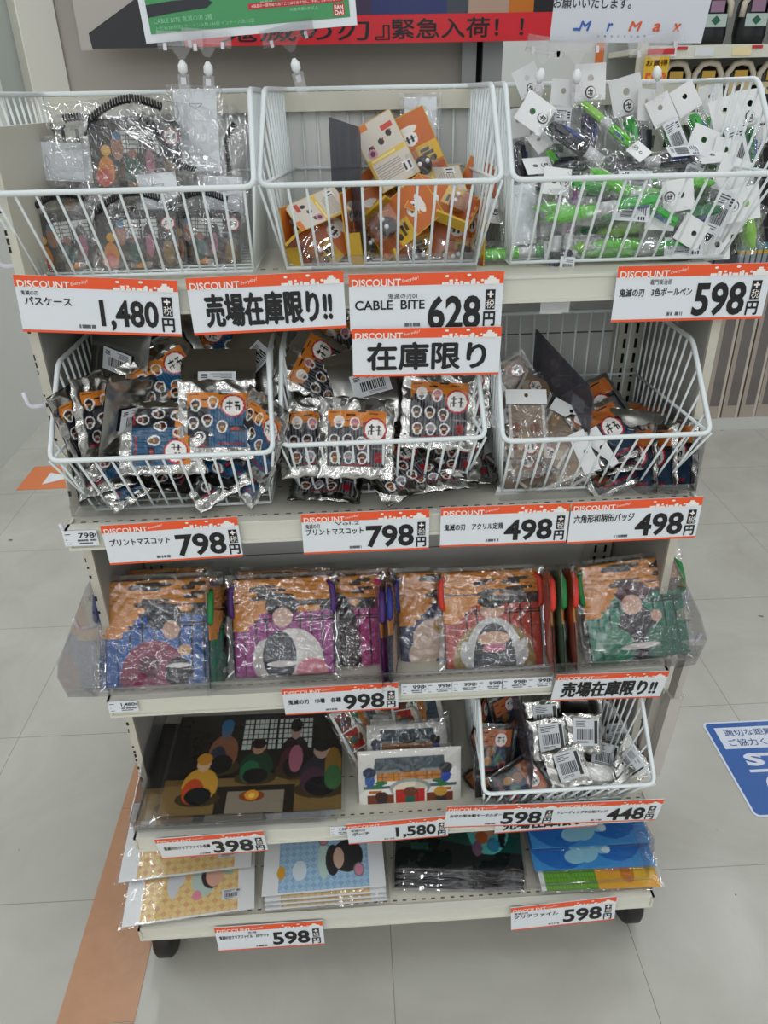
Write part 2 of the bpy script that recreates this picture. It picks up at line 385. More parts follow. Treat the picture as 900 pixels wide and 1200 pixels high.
wire_basket('white wire basket of grey striped foil pouches, centre of second tier',-.005,.978,zs,.272)
wire_basket('white wire basket with a smoked divider, rightmost on second tier',.290,.962,zs,.278)
wire_basket('white wire basket of key holders and silver packets on the fourth tier',.278,.885,zl,.278)

# ================================================================ price cards
def price_card(key,label,x,y,z,w,h,roll,tilt,lines,price=None,big=None,mini=False,cat='price card',grp='orange topped price cards'):
    t=thing('price_card',label,cat,M=pose(x,y,z,roll,tilt,0),group=grp)
    X0,X1,Y0,Y1=-w/2,w/2,-h/2,h/2; e=.0004; th=.0012
    hd=.20*h
    MB().box(X0,X1,Y0,Y1,-th,0).build('card',M_white,t)
    MB().rect(X0,Y1-hd,X1,Y1,e).build('header_band',M_orange,t)
    MB().rect(X0,Y0,X1,Y0+.045*h,e).build('footer_band',M_orange,t)
    wm=MB()
    put_text(wm,'DISCOUNT',X0+.018*w,Y1-hd-.012*h,X0+.335*w,Y1-hd*.42,2*e,.02)
    put_text(wm,'Everyday!',X0+.345*w,Y1-hd*.85,X0+.455*w,Y1-hd*.5,2*e,.0,.2,rot=12)
    bx=X0+.60*w; by=Y1-hd; zz=2*e
    for a,b_,hh in ((0,.07,.25),(.075,.04,.5),(.13,.05,.2),(.19,.03,.35),(.23,.06,.25),(.30,.05,.4),(.36,.03,.25),(.44,.16,.42),(.475,.09,.6),(.49,.05,.85)):
        wm.rect(bx+a*w*.62,by-.01*h,bx+(a+b_)*w*.62,by+hd*hh*.8,zz); zz+=.00006
    for a,hh,rr in ((.05,.7,.012),(.28,.75,.014),(.15,.35,.009),(.33,.35,.012),(.42,.3,.01)): wm.disc(bx+a*w*.62,by+hd*hh,rr*w,.11*hd,zz,10); zz+=.00006
    wm.build('header_lettering',M_wht,t)
    ink=MB()
    if big: put_text(ink,big[0],X0+big[1]*w,Y0+.14*h,X0+big[2]*w,Y0+.70*h,e*1.5,.035)
    for (s,fx0,fy0,fx1,fy1,bd) in lines: put_text(ink,s,X0+fx0*w,Y0+fy0*h,X0+fx1*w,Y0+fy1*h,e*1.5,bd)
    if price:
        s,fx0,fy0,fx1,fy1=price; put_text(ink,s,X0+fx0*w,Y0+fy0*h,X0+fx1*w,Y0+fy1*h,e*1.5,.03)
        xa=X0+(fx1+.02)*w; xb=min(X1-.012*w,xa+.075*w); put_text(ink,'円',xa,Y0+.08*h,xb,Y0+.32*h,e*1.5,.03)
        ink.rect(xa+.008*w,Y0+.36*h,xb-.004*w,Y0+.70*h,e*1.5)
        tx=MB(); put_text(tx,'+',xa+.022*w,Y0+.57*h,xb-.018*w,Y0+.67*h,e*2.2,.04); put_text(tx,'税',xa+.014*w,Y0+.38*h,xb-.008*w,Y0+.54*h,e*2.2,.0)
        tx.build('tax_lettering',M_wht,t)
        # small code strip
        rnd=random.Random(len(label)); cx=X0+.36*w
        for k in range(17):
            if rnd.random()<.75: ink.rect(cx+k*.006*w,Y0+.10*h,cx+(k*.006+.004)*w,Y0+.165*h,e*1.5)
    ink.build('lettering',M_ink,t)
    return t
price_card('t1','price card reading 1,480 yen at the left end of the top shelf',-0.3498,0.9480,1.1640,0.1939,0.0691,-3.8,90,[('鬼滅の刃', 0.03, 0.66, 0.135, 0.74, 0.01), ('パスケース', 0.045, 0.49, 0.33, 0.63, 0.025)],('1,480', 0.5, 0.06, 0.865, 0.62),None)
price_card('t2','card reading 売場在庫限り!! hung from the top shelf beside the 1,480 card',-0.1440,0.9480,1.1607,0.1920,0.0705,1.0,90,[],None,('売場在庫限り!!', 0.1, 0.91))
price_card('t3','price card for CABLE BITE reading 628 yen, middle of the top shelf',0.0540,0.9480,1.1553,0.1930,0.0735,-0.4,90,[('鬼滅の刃01', 0.25, 0.58, 0.44, 0.67, 0.0), ('CABLE  BITE', 0.035, 0.4, 0.49, 0.56, 0.02)],('628', 0.51, 0.03, 0.86, 0.62),None)
price_card('t4','card reading 在庫限り hanging below the CABLE BITE card',0.0547,0.9430,1.0933,0.1915,0.0635,-1.0,90,[],None,('在庫限り', 0.1, 0.9))
price_card('t5','price card reading 598 yen at the right end of the top shelf',0.3935,0.9480,1.1568,0.1990,0.0703,-0.4,90,[('竈門炭治郎', 0.22, 0.66, 0.36, 0.76, 0.0), ('鬼滅の刃\u30003色ボールペン', 0.03, 0.46, 0.5, 0.6, 0.02)],('598', 0.52, 0.07, 0.86, 0.68),None)
price_card('s1','price card for プリントマスコット reading 798 yen, left end of second shelf',-0.2995,0.9000,0.8522,0.1851,0.0635,1.4,90,[('プリントマスコット', 0.04, 0.47, 0.48, 0.64, 0.02)],('798', 0.52, 0.1, 0.89, 0.66),None)
price_card('s2','price card reading Vol.2 and 798 yen, second from left on second shelf',-0.0328,0.9000,0.8532,0.1765,0.0645,-0.2,90,[('鬼滅の刃', 0.03, 0.64, 0.14, 0.75, 0.01), ('Vol.2', 0.26, 0.7, 0.45, 0.78, 0.0), ('プリントマスコット', 0.03, 0.47, 0.48, 0.63, 0.02)],('798', 0.5, 0.1, 0.88, 0.66),None)
price_card('s3','price card for アクリル定規 reading 498 yen, third along second shelf',0.1618,0.9000,0.8538,0.1805,0.0638,-0.5,90,[('鬼滅の刃\u3000アクリル定規', 0.03, 0.42, 0.49, 0.58, 0.02)],('498', 0.5, 0.1, 0.88, 0.64),None)
price_card('s4','price card for 六角形和柄缶バッジ reading 498 yen, right end of second shelf',0.3475,0.9000,0.8522,0.1860,0.0668,0.2,90,[('六角形和柄缶バッジ', 0.03, 0.5, 0.49, 0.7, 0.02)],('498', 0.51, 0.1, 0.88, 0.66),None)
price_card('c1','price card for 巾着 reading 998 yen on the middle of the third shelf',-0.0813,0.8880,0.5583,0.1795,0.0645,0.5,99,[('鬼滅の刃\u3000巾着\u3000各種', 0.04, 0.4, 0.5, 0.58, 0.02)],('998', 0.52, 0.08, 0.88, 0.66),None)
price_card('c2','card reading 売場在庫限り!! at the right end of the third shelf',0.3460,0.8880,0.5547,0.1801,0.0645,-1.8,99,[],None,('売場在庫限り!!', 0.08, 0.93))
price_card('l1','price card for クリアファイル reading 398 yen under the dark room pictures',-0.3135,0.8540,0.2765,0.1812,0.0645,1.9,99,[('鬼滅の刃クリアファイル各種', 0.05, 0.42, 0.48, 0.58, 0.02)],('398', 0.5, 0.08, 0.88, 0.68),None)
price_card('l2','price card for ポーチ reading 1,580 yen under the bathhouse pouches',0.0027,0.8540,0.2850,0.1727,0.0645,2.7,99,[('鬼滅の刃', 0.04, 0.62, 0.18, 0.72, 0.01), ('ポーチ', 0.05, 0.42, 0.22, 0.58, 0.02)],('1,580', 0.48, 0.1, 0.88, 0.68),None)
price_card('l3','price card for お守り型木製キーホルダー reading 598 yen under the fourth tier basket',0.1793,0.8480,0.3143,0.1927,0.0620,-2.8,97,[('お守り型木製キーホルダー', 0.04, 0.48, 0.5, 0.62, 0.02)],('598', 0.5, 0.08, 0.86, 0.66),None)
price_card('l4','price card for トレーディングホロ缶バッジ reading 448 yen at right of fourth shelf',0.3635,0.8500,0.3050,0.1831,0.0620,-2.2,97,[('トレーディングホロ缶バッジ', 0.02, 0.48, 0.49, 0.62, 0.02)],('448', 0.5, 0.08, 0.86, 0.66),None)
price_card('l5','card reading 売場在庫限り!! half hidden behind the 448 and 598 cards',0.2630,0.8580,0.2840,0.1821,0.0620,1.6,97,[],None,('売場在庫限り!!', 0.08, 0.93))
price_card('b1','price card for 3ポケット reading 598 yen, left on the bottom rail',-0.2233,0.7800,0.1288,0.1825,0.0675,0.2,90,[('各種', 0.3, 0.68, 0.38, 0.76, 0.0), ('鬼滅の刃クリアファイル\u30003ポケット', 0.03, 0.5, 0.49, 0.64, 0.02)],('598', 0.52, 0.12, 0.87, 0.66),None)
price_card('b2','price card for クリアファイル reading 598 yen, right on the bottom rail',0.2840,0.7800,0.1370,0.1825,0.0653,4.1,90,[('鬼滅の刃', 0.03, 0.68, 0.16, 0.76, 0.01), ('クリアファイル', 0.03, 0.5, 0.45, 0.66, 0.02)],('598', 0.5, 0.12, 0.87, 0.68),None)
def rail_label(label,x,y,z,w,h,s):
    t=thing('shelf_label',label,'shelf label',M=pose(x,y,z,0,90,0),group='small shelf edge labels')
    MB().box(-w/2,w/2,-h/2,h/2,-.0008,0).build('card',M_white,t)
    k=MB(); put_text(k,s,-.05*w,.02*h,.42*w,.36*h,.0004,.02)
    rnd=random.Random(int(abs(x)*1e4)); put_text(k,'税',.43*w,.1*h,.48*w,.3*h,.0004)
    for a in range(14):
        if rnd.random()<.8: k.rect(-.1*w+a*.04*w,-.2*h,-.1*w+a*.04*w+.028*w,-.08*h,.0004)
    for a in range(10): k.rect(-.06*w+a*.04*w,-.36*h,-.06*w+a*.04*w+.03*w,-.28*h,.0004)
    k.rect(-.44*w,.25*h,-.28*w,.3*h,.0004); k.rect(-.44*w,-.1*h,-.40*w,-.05*h,.0004); k.rect(-.44*w,-.36*h,-.3*w,-.32*h,.0004)
    k.build('lettering',M_ink,t); return t
rail_label('small 798 shelf label at the left end of the second rail',-0.4240,0.9040,0.8610,0.0460,0.0240,'798')
rail_label('small 1,480 shelf label at the left end of the third rail',-0.4200,0.8940,0.5610,0.0450,0.0220,'1,480')
rail_label('small 998 shelf label, first in the row on the third rail',0.0340,0.8940,0.5650,0.0400,0.0220,'998')
rail_label('small 998 shelf label, second in the row on the third rail',0.0740,0.8940,0.5650,0.0400,0.0220,'998')
rail_label('small 998 shelf label, third in the row on the third rail',0.1150,0.8940,0.5650,0.0400,0.0220,'998')
rail_label('small 998 shelf label, fourth in the row on the third rail',0.1550,0.8940,0.5650,0.0400,0.0220,'998')
rail_label('small 998 shelf label, fifth in the row on the third rail',0.1940,0.8940,0.5650,0.0400,0.0220,'998')
rail_label('small 998 shelf label, sixth in the row on the third rail',0.2340,0.8940,0.5650,0.0400,0.0220,'998')
rail_label('small shelf label left of the 1,580 card on the fourth rail',-0.0950,0.8580,0.2870,0.0350,0.0220,'1,580')

# ================================================================ signs above the rack
def tube_clip(label,x,y,z,lean,wid,stem=.075,name='sign_clip'):
    wid=wid/.55
    """clear two-jaw clip: lower jaw grips the basket wire, ball neck, upper bar grips the sheet"""
    t=thing(name,label,'sign clip',M=pose(x,y,z,0,0,0)@Matrix.Rotation(R(lean),4,'Y')@Matrix.Scale(.55,4),group='clear plastic sign clips')
    MB().box(-.011,.011,-.004,.004,-.034,-.004).box(-.013,.013,-.006,-.003,-.03,.012).box(-.013,.013,.003,.006,-.03,.012).build('lower_jaw',M_acrc,t)
    MB().lathe([(.004,.008),(.007,.014),(.0105,.018),(.0105,.030),(.007,.035),(.004,.040)],12).build('ball_neck',mat('frosted_white','#e9ecec',.35),t,True)
    MB().box(-.006,.006,-.0065,-.0045,-.008,.006).build('spring_clip',M_silver,t)
    MB().poly([(-.02,-.002,stem-.012),(.02,-.002,stem-.012),(.006,-.002,stem-.032),(-.006,-.002,stem-.032)][::-1],None,.004).box(-wid/2,wid/2,-.006,.006,stem-.012,stem-.004).box(-wid/2,wid/2,-.005,-.0035,stem-.006,stem+.022).box(-wid/2,wid/2,.0035,.005,stem-.006,stem+.022).build('gripping_bar',M_acrc,t)
    MB().box(-wid*.33-.004,-wid*.33+.004,-.0085,-.006,stem-.015,stem-.001).box(wid*.33-.004,wid*.33+.004,-.0085,-.006,stem-.015,stem-.001).build('bar_spring',M_silver,t)
    return t
tube_clip('clear clip with a dull spring, leftmost under the green sheet',-.236,1.09,1.405,2,.055,.072)
tube_clip('clear clip second from left under the green sheet',-.207,1.10,1.403,4,.06,.08)
tube_clip('clear clip under the right half of the green sheet',-.094,1.10,1.405,-12,.066,.085)
tube_clip('clear clip under the left end of the white notice, by the red banner',.213,1.10,1.389,8,.05,.08)
tube_clip('clear clip under the middle of the white notice',.264,1.10,1.387,-6,.075,.082)
tube_clip('clear clip under the right half of the white notice',.370,1.10,1.389,-12,.07,.082)

gs=thing('sale_sheet','green product sheet in a white frame clipped above the left basket','sign',M=pose(-.155,1.108,1.563,3.4,90,0))
MB().box(-.131,.131,-.11,.11,-.0015,0).build('backing',M_white,gs)
MB().rect(-.123,-.101,.123,-.066,.0005).build('green_field',mat('green_print','#43965c',.35),gs)
MB().rect(-.123,-.066,.123,-.0635,.0006).build('gold_line',mat('gold_print','#a98d3c',.4),gs)
MB().poly([(-.123,-.084,.0008),(-.09,-.081,.0008),(-.05,-.079,.0008),(-.042,-.074,.0008),(-.05,-.069,.0008),(-.09,-.069,.0008),(-.123,-.071,.0008)]).build('dark_picture',mat('dark_picture','#20242a',.4),gs)
m=MB(); put_text(m,'CABLE BITE 鬼滅の刃 2種',-.117,-.091,-.045,-.085,.0008,.0)
put_text(m,'上代:¥628(税抜) カートン入数:144個 インナー入数:12個',-.117,-.0985,.005,-.0935,.0008,.0)
put_text(m,'発売日',.015,-.080,.03,-.0765,.0008); put_text(m,'対象年齢6才以上',.05,-.090,.085,-.0865,.0008)
m.build('lettering',mat('pale_green_print','#8fd0a4',.4),gs)
m=MB(); put_text(m,'CABLE BITE',-.11,-.06,-.03,-.045,.0008,.01); put_text(m,'鬼滅の刃',.0,-.06,.06,-.045,.0008,.01); m.build('black_lettering',M_ink,gs)
MB().rect(.0,-.0845,.116,-.0785,.0009).build('red_note',mat('red_print','#c2272b',.4),gs)
m=MB(); put_text(m,'※商品の一部を取り出すことはできません。予めご了承ください。',.004,-.0832,.112,-.0798,.0013,.0); m.build('note_lettering',M_wht,gs)
MB().rect(.103,-.0985,.117,-.0865,.0009).build('emblem',MATS['red_print'],gs)
m=MB(); put_text(m,'BAN',.1045,-.0922,.1155,-.0877,.0013,.03); put_text(m,'DAI',.1045,-.0975,.1155,-.093,.0013,.03); m.build('emblem_lettering',M_wht,gs)

# wide poster with the red banner
wp2=thing('poster','wide poster with a red 緊急入荷 banner along its lower edge','poster',M=pose(-.065,1.43,1.582,0,90,0))
MB().box(-.385,.375,-.125,.26,-.002,0).build('backing',mat('poster_dark','#2a2a2e',.45),wp2)
MB().poly([(-.385,-.127,.0006),(-.367,-.127,.0006),(-.369,-.104,.0006),(-.27,-.05,.0006),(-.24,.26,.0006),(-.385,.26,.0006)]).build('pale_corner',mat('pale_poster','#b5b0a8',.5),wp2)
MB().rect(-.22,-.125,.372,-.086,.0008).build('red_banner',mat('banner_red','#dd2430',.45),wp2)
m=MB(); put_text(m,'『鬼滅の刃』',-.19,-.120,.108,-.092,.0014,.012); put_text(m,'緊急入荷！！',.112,-.119,.325,-.092,.0014,.02); m.build('banner_lettering',M_ink,wp2)
m=MB(); rnd=random.Random(3)
for k,(a,b_,c_) in enumerate(((.08,.2,'#25306b'),(.2,.235,'#3f4650'),(.235,.30,'#b89a86'),(.30,.34,'#c9741f'),(.34,.375,'#1c1c20'),(-.1,.08,'#3a2b4d'))): m.rect(a,-.086,b_,.05+.1*rnd.random(),.0009+k*.00002,c_)
m.build('picture_patches',M_print,wp2,colors=True)

ns=thing('notice_sheet','white store notice with coloured letters clipped above the pen basket','sign',M=pose(.322,1.108,1.522,-1.2,90,0))
MB().poly([(-.095,-.085,0),(.102,-.085,0),(.118,.12,0),(-.088,.12,0)],None,.0012).build('sheet',mat('notice_white','#cfd3da',.4),ns)
m=MB(); put_text(m,'お願いいたします。',-.094,-.049,.004,-.037,.0006,.01); m.build('black_lettering',M_ink,ns)
m=MB(); m.rect(-.066,-.0725,-.058,-.0695,.0006); put_text(m,'M',-.059,-.0725,-.044,-.0625,.0006,.03,.25); put_text(m,'r',-.023,-.0725,-.016,-.0645,.0006,.03,.25); m.build('blue_lettering',mat('blue_print','#2c5cb0',.4),ns)
m=MB(); put_text(m,'M',.005,-.0725,.021,-.0625,.0006,.03,.25); put_text(m,'a',.036,-.0725,.045,-.0645,.0006,.03,.25); put_text(m,'x',.062,-.0725,.072,-.0645,.0006,.03,.25); m.build('red_lettering',mat('orange_red_print','#d9532c',.4),ns)
m=MB()
for k,ch in enumerate('DISCOUNT'): put_text(m,ch,-.034+k*.0085,-.0795,-.0315+k*.0085,-.0770,.0006,.0)
m.build('small_lettering',mat('grey_print','#53698c',.4),ns)

# ================================================================ floor sticker
fs=thing('floor_sticker','blue STOP distancing sticker on the floor at the right','floor sticker',M=Matrix.Translation((.952,1.19,.0006))@Matrix.Rotation(R(-.6),4,'Z'))
def rrect(x0,y0,x1,y1,r,z,n=6):
    p=[]
    for cx,cy,a in ((x1-r,y1-r,0),(x0+r,y1-r,90),(x0+r,y0+r,180),(x1-r,y0+r,270)):
        p+=[(cx+r*cos(R(a+90*k/n)),cy+r*sin(R(a+90*k/n)),z) for k in range(n+1)]
    return p
MB().poly(rrect(-.160,-.140,.160,.140,.014,.0008),None,.0006).build('white_border',mat('sticker_white','#cfd6e2',.3),fs)
MB().poly(rrect(-.155,-.135,.155,.135,.011,.0011)).build('blue_field',mat('sticker_blue','#2358a0',.22,noise=.08,nscale=14,bump=.2,bscale=25),fs)
MB().rect(-.138,.052,.138,.120,.0014).build('white_panel',MATS['sticker_white'],fs)
m=MB(); put_text(m,'適切な距離を保つよう',-.120,.092,.122,.113,.0017,.01); put_text(m,'ご協力ください',-.122,.060,.05,.082,.0017,.01); m.build('dark_blue_lettering',mat('navy_print','#25447e',.35),fs)
m=MB(); put_text(m,'STOP',-.108,-.002,.108,.036,.0014,.05); m.rect(-.112,-.020,.138,-.012,.0014)
for sx in (-.068,.0,.068): m.poly([(sx+.023*cos(a)*(1.1 if sin(a)>0 else .9),-.072+.042*sin(a),.0014) for a in [2*pi*k/18 for k in range(18)]])
m.build('white_lettering',MATS['sticker_white'],fs)

# ================================================================ right background: slipper shelves, blind boxes, wire rack
BG=thing('slipper_gondola','white gondola with slipper shelves in the right background','gondola',(1.7,3.3,0))
def bgp(mb,name,m): 
    o=mb.build(name,m,BG); o.matrix_parent_inverse=Matrix.Translation((-1.7,-3.3,0)); return o
bgp(MB().box(1.06,2.9,3.62,3.66,0,2.3),'back_panel',mat('gondola_grey','#b7bab8',.5,noise=.03))
bgp(MB().box(1.06,2.9,3.12,3.62,0,.05),'plinth',mat('gondola_white','#c9c9c4',.45))
for z in (1.517,1.30,1.86):
    bgp(MB().box(1.10,2.9,3.16,3.62,z-.02,z),'shelf',M_cream)
    r=MB(); r.box(1.10,2.9,3.145,3.16,z-.04,z+.002)
    q=bgp(r,'price_rail',M_creamrail)
    if z<1.6:
        for k in range(9): MB().box(1.13+k*.14,1.20+k*.14,3.142,3.1445,z-.033,z-.006).build('shelf_ticket',(M_white,mat('grey_ticket','#d9dde0',.4),mat('cream_ticket','#e8d9a8',.4))[k%3],q)
        for k in range(4): MB().box(1.2+k*.28,1.24+k*.28,3.141,3.1425,z-.012,z-.002).build('red_ticket',MATS['red_print'],q)
bgp(MB().box(1.075,1.10,3.16,3.2,.05,1.66),'corner_post',M_cream)
def slipper_pack(label,x,z,kind,y=3.2):
    t=thing('slipper_pack',label,'slippers',(x,y,z),group='bagged slippers on the far shelves')
    bm=MB(); prof=[(.001,0),(.055,0),(.062,.03),(.058,.12),(.046,.15),(.001,.155)]
    bm.lathe(prof,16); bm.v=[(a,b*.6,c) for a,b,c in bm.v]; bm.build('slipper_body',mat('slipper_'+kind,{'black':'#15171a','navy':'#1a2233','blackb':'#1c1b1b'}[kind],.35),t,True)
    if kind!='navy':
        a=MB(); pts=[(-.052,-.03,.085),(-.05,-.034,.125),(-.03,-.038,.155),(0,-.04,.162),(.03,-.038,.155),(.05,-.034,.125),(.052,-.03,.085)]
        a.tube(pts,.011,8); a.build('cream_sole',mat('cream_sole','#cfc6b4',.5),t,True)
        h=MB().box(-.04,.04,-.043,-.04,.055,.095,'#aebfb8' if kind=='black' else '#c9b98e'); h.poly([(-.018,-.0436,.075),(0,-.0436,.06),(.018,-.0436,.075),(0,-.0436,.09)],'#1f5a45' if kind=='black' else '#3a3128').box(-.025,.025,-.0425,-.0395,.10,.135,'#8f6f86' if kind=='black' else '#c9a13a')
        h.build('header_card',M_print,t,colors=True)
    return t
for k in range(4): slipper_pack('slipper pack with a pale green label, %s along the upper far shelf'%('first','second','third','fourth')[k],1.335+k*.15,1.519,'black')
for k in range(7): slipper_pack('slipper pack with a cream sole, %s along the lower far shelf'%('first','second','third','fourth','fifth','sixth','seventh')[k],1.235+k*.125,1.303,'blackb',3.24) if k<4 else slipper_pack('dark navy slippers, %s along the lower far shelf'%('fifth','sixth','seventh')[k-4],1.235+k*.125,1.303,'navy',3.24)
yc=thing('sale_flag','yellow sale ticket with red writing left of the slippers','ticket',(1.125,3.12,1.425))
MB().box(-.045,.045,0,.002,-.06,.06).build('card',mat('yellow_card','#d8b12a',.45),yc)
m=MB(); s0=0
put_text(m,'お買得',-.04,.03,.04,.05,0,.02); put_text(m,'598',-.04,-.04,.04,.01,0,.03); m.xf(Matrix.Rotation(R(90),4,'X')); m.v=[(a,-.0008,c) for a,b,c in m.v]; m.build('lettering',MATS['orange_red_print'],yc)
MB().box(-.04,.06,-.001,.001,.066,.085).build('red_topper',MATS['red_print'],yc)
for k in range(8):
    x=1.37+k*.082
    t=thing('blind_box','tall slim boxed roller blind, %s of the row standing at the right'%('first','second','third','fourth','fifth','sixth','seventh','eighth')[k],'boxed blind',(x,3.17,.05),group='boxed blinds at the right')
    t.rotation_euler=(R(-1),0,R(-5+k%3*3))
    MB().box(-.037,.037,-.03,.03,0,.62).build('carton',mat('pale_carton','#a89d92',.55,noise=.06,nscale=12),t)
    MB().box(-.018,.024,-.0312,-.0302,.06,.58).build('grey_window',mat('grey_window','#6f6a68',.3,noise=.25,nscale=9),t)
    MB().box(.026,.037,-.0312,-.0302,0,.62).build('pale_edge',mat('pale_edge','#c2b9ad',.5),t)
MB()
wr=thing('wire_rack','dark wire grid rack above the boxed blinds at the right edge','wire rack',(1.75,3.14,0))
m=MB()
for k in range(9): m.tube([(-.35,0,.76+k*.06),(.6,0,.76+k*.06)],.004,6)
for k in range(11): m.tube([(-.35+k*.09,.006,.72),(-.35+k*.09,.006,1.26)],.004,6)
m.build('grid_wires',mat('dark_wire','#3c3a3a',.4),wr,True)
MB().box(-.35,.6,.30,.31,.70,1.26).build('backing_panel',mat('rack_dark','#2f2d2e',.6),wr)
MB().box(-.35,.6,-.02,.31,.70,.72).build('rack_shelf',mat('rack_grey','#77777a',.5),wr)
for k in range(7):
    t=thing('boxed_marker','teal and yellow boxed marker, %s of the row at the right edge'%('first','second','third','fourth','fifth','sixth','seventh')[k],'boxed marker',(1.555+k*.024,3.06,.742),group='boxed markers at the right edge')
    MB().box(-.009,.009,-.01,.01,0,.055).build('grey_sleeve',mat('pen_grey','#8d949a',.4),t)
    MB().box(-.0092,.0092,-.0102,.0102,.055,.068).build('yellow_band',mat('pen_yellow','#c7a12f',.4),t)
    MB().box(-.009,.009,-.01,.01,.068,.095).build('teal_top',mat('pen_teal','#2f6f7a',.4),t)
tr=thing('marker_tray','grey tray holding the teal boxed markers at the right edge','tray',(1.63,3.06,.722))
MB().box(-.10,.10,-.025,.08,0,.018).box(-.10,-.094,-.025,.08,.018,.07).box(.094,.10,-.025,.08,.018,.07).build('tray_body',mat('tray_grey','#55585c',.4),tr)
# slim clear cases hung at the right side of the rack
for k,(x,y,zt_,lb) in enumerate(((.474,1.02,.548,'rearmost'),(.482,.982,.568,'middle'),(.493,.945,.59,'foremost'))):
    t=thing('slim_case','slim grey hanging case on the right side of the rack, %s of three'%lb,'hanging case',M=pose(x,y,zt_,0,0,0)@Matrix.Rotation(R(3),4,'Y'),group='slim cases hung on the right side')
    MB().box(-.010,.010,-.011,.011,-.30,-.115).build('case_body',mat('case_grey','#cdc6be',.3,noise=.06,nscale=20),t)
    MB().box(-.0115,.0115,-.0125,.0125,-.305,-.108).build('clear_sleeve',M_sheetfilm,t)
    MB().box(-.005,.005,-.012,.012,-.115,.0).build('hanger_neck',mat('case_pale','#b9b3ac',.4),t)
    MB().tube(fillet([(-.03 if k==0 else -.042,0,-.0),(.012,0,-.0),(.016,0,.016)],.006),.003,8).build('peg_hook',MATS['peg_white'],t,True)

# ================================================================ clear guards on the shelves
def guard(label,polys,tint=None):
    t=thing('shelf_guard',label,'shelf guard',group='clear shelf guards')
    for nm,p in polys: MB().poly(p,None,.002).build(nm,tint or M_acr,t)
    return t

W2=.4595
guard('clear guard with flared wings along the third shelf',[('left_wing',[(-W2,1.10,.575),(-W2,1.02,.735),(-W2,.967,.737),(-W2,.82,.715),(-W2,.807,.70),(-W2,.82,.652),(-W2,.905,.574)]),
 ('right_wing',[(W2,1.10,.575),(W2,1.02,.735),(W2,.94,.72),(W2,.87,.70),(W2,.84,.68),(W2,.855,.62),(W2,.90,.574)]),
 ('front_lip',[(-W2,.905,.574),(W2,.905,.574),(W2,.868,.622),(-W2,.868,.622)])])
guard('clear guard around the second shelf, below the wire baskets',[('left_wing',[(-.4415,1.20,.876),(-.4415,1.20,.95),(-.4415,.957,.942),(-.4415,.938,.876)]),
 ('right_wing',[(.4415,1.20,.876),(.4415,1.20,.96),(.4415,.925,.96),(.4415,.925,.876)]),('front_lip_left',[(-.4415,.938,.876),(-.24,.938,.876),(-.25,.934,.892),(-.4415,.934,.895)]),('front_lip_right',[(.16,.930,.876),(.4415,.930,.876),(.4415,.926,.892),(.15,.926,.892)])])
guard('clear guard at the front of the fourth shelf',[('left_wing',[(-.4405,1.1,.299),(-.4405,1.1,.36),(-.4405,1.0,.365),(-.4405,.862,.345),(-.4405,.866,.299)]),('front_lip',[(-.4405,.870,.299),(-.10,.870,.299),(-.10,.862,.335),(-.4405,.862,.335)])])
guard('short clear lip in front of the top middle basket',[('front_lip',[(-.09,.965,1.185),(.12,.965,1.185),(.115,.962,1.212),(-.085,.962,1.212)])])
guard('clear guard at the right end of the bottom deck',[('right_wing',[(.4415,1.1,.162),(.4415,1.1,.25),(.4415,.86,.255),(.4415,.825,.262),(.4415,.815,.24),(.4415,.815,.162)]),('front_lip',[(.15,.812,.162),(.4415,.812,.162),(.4415,.808,.178),(.15,.808,.178)])])

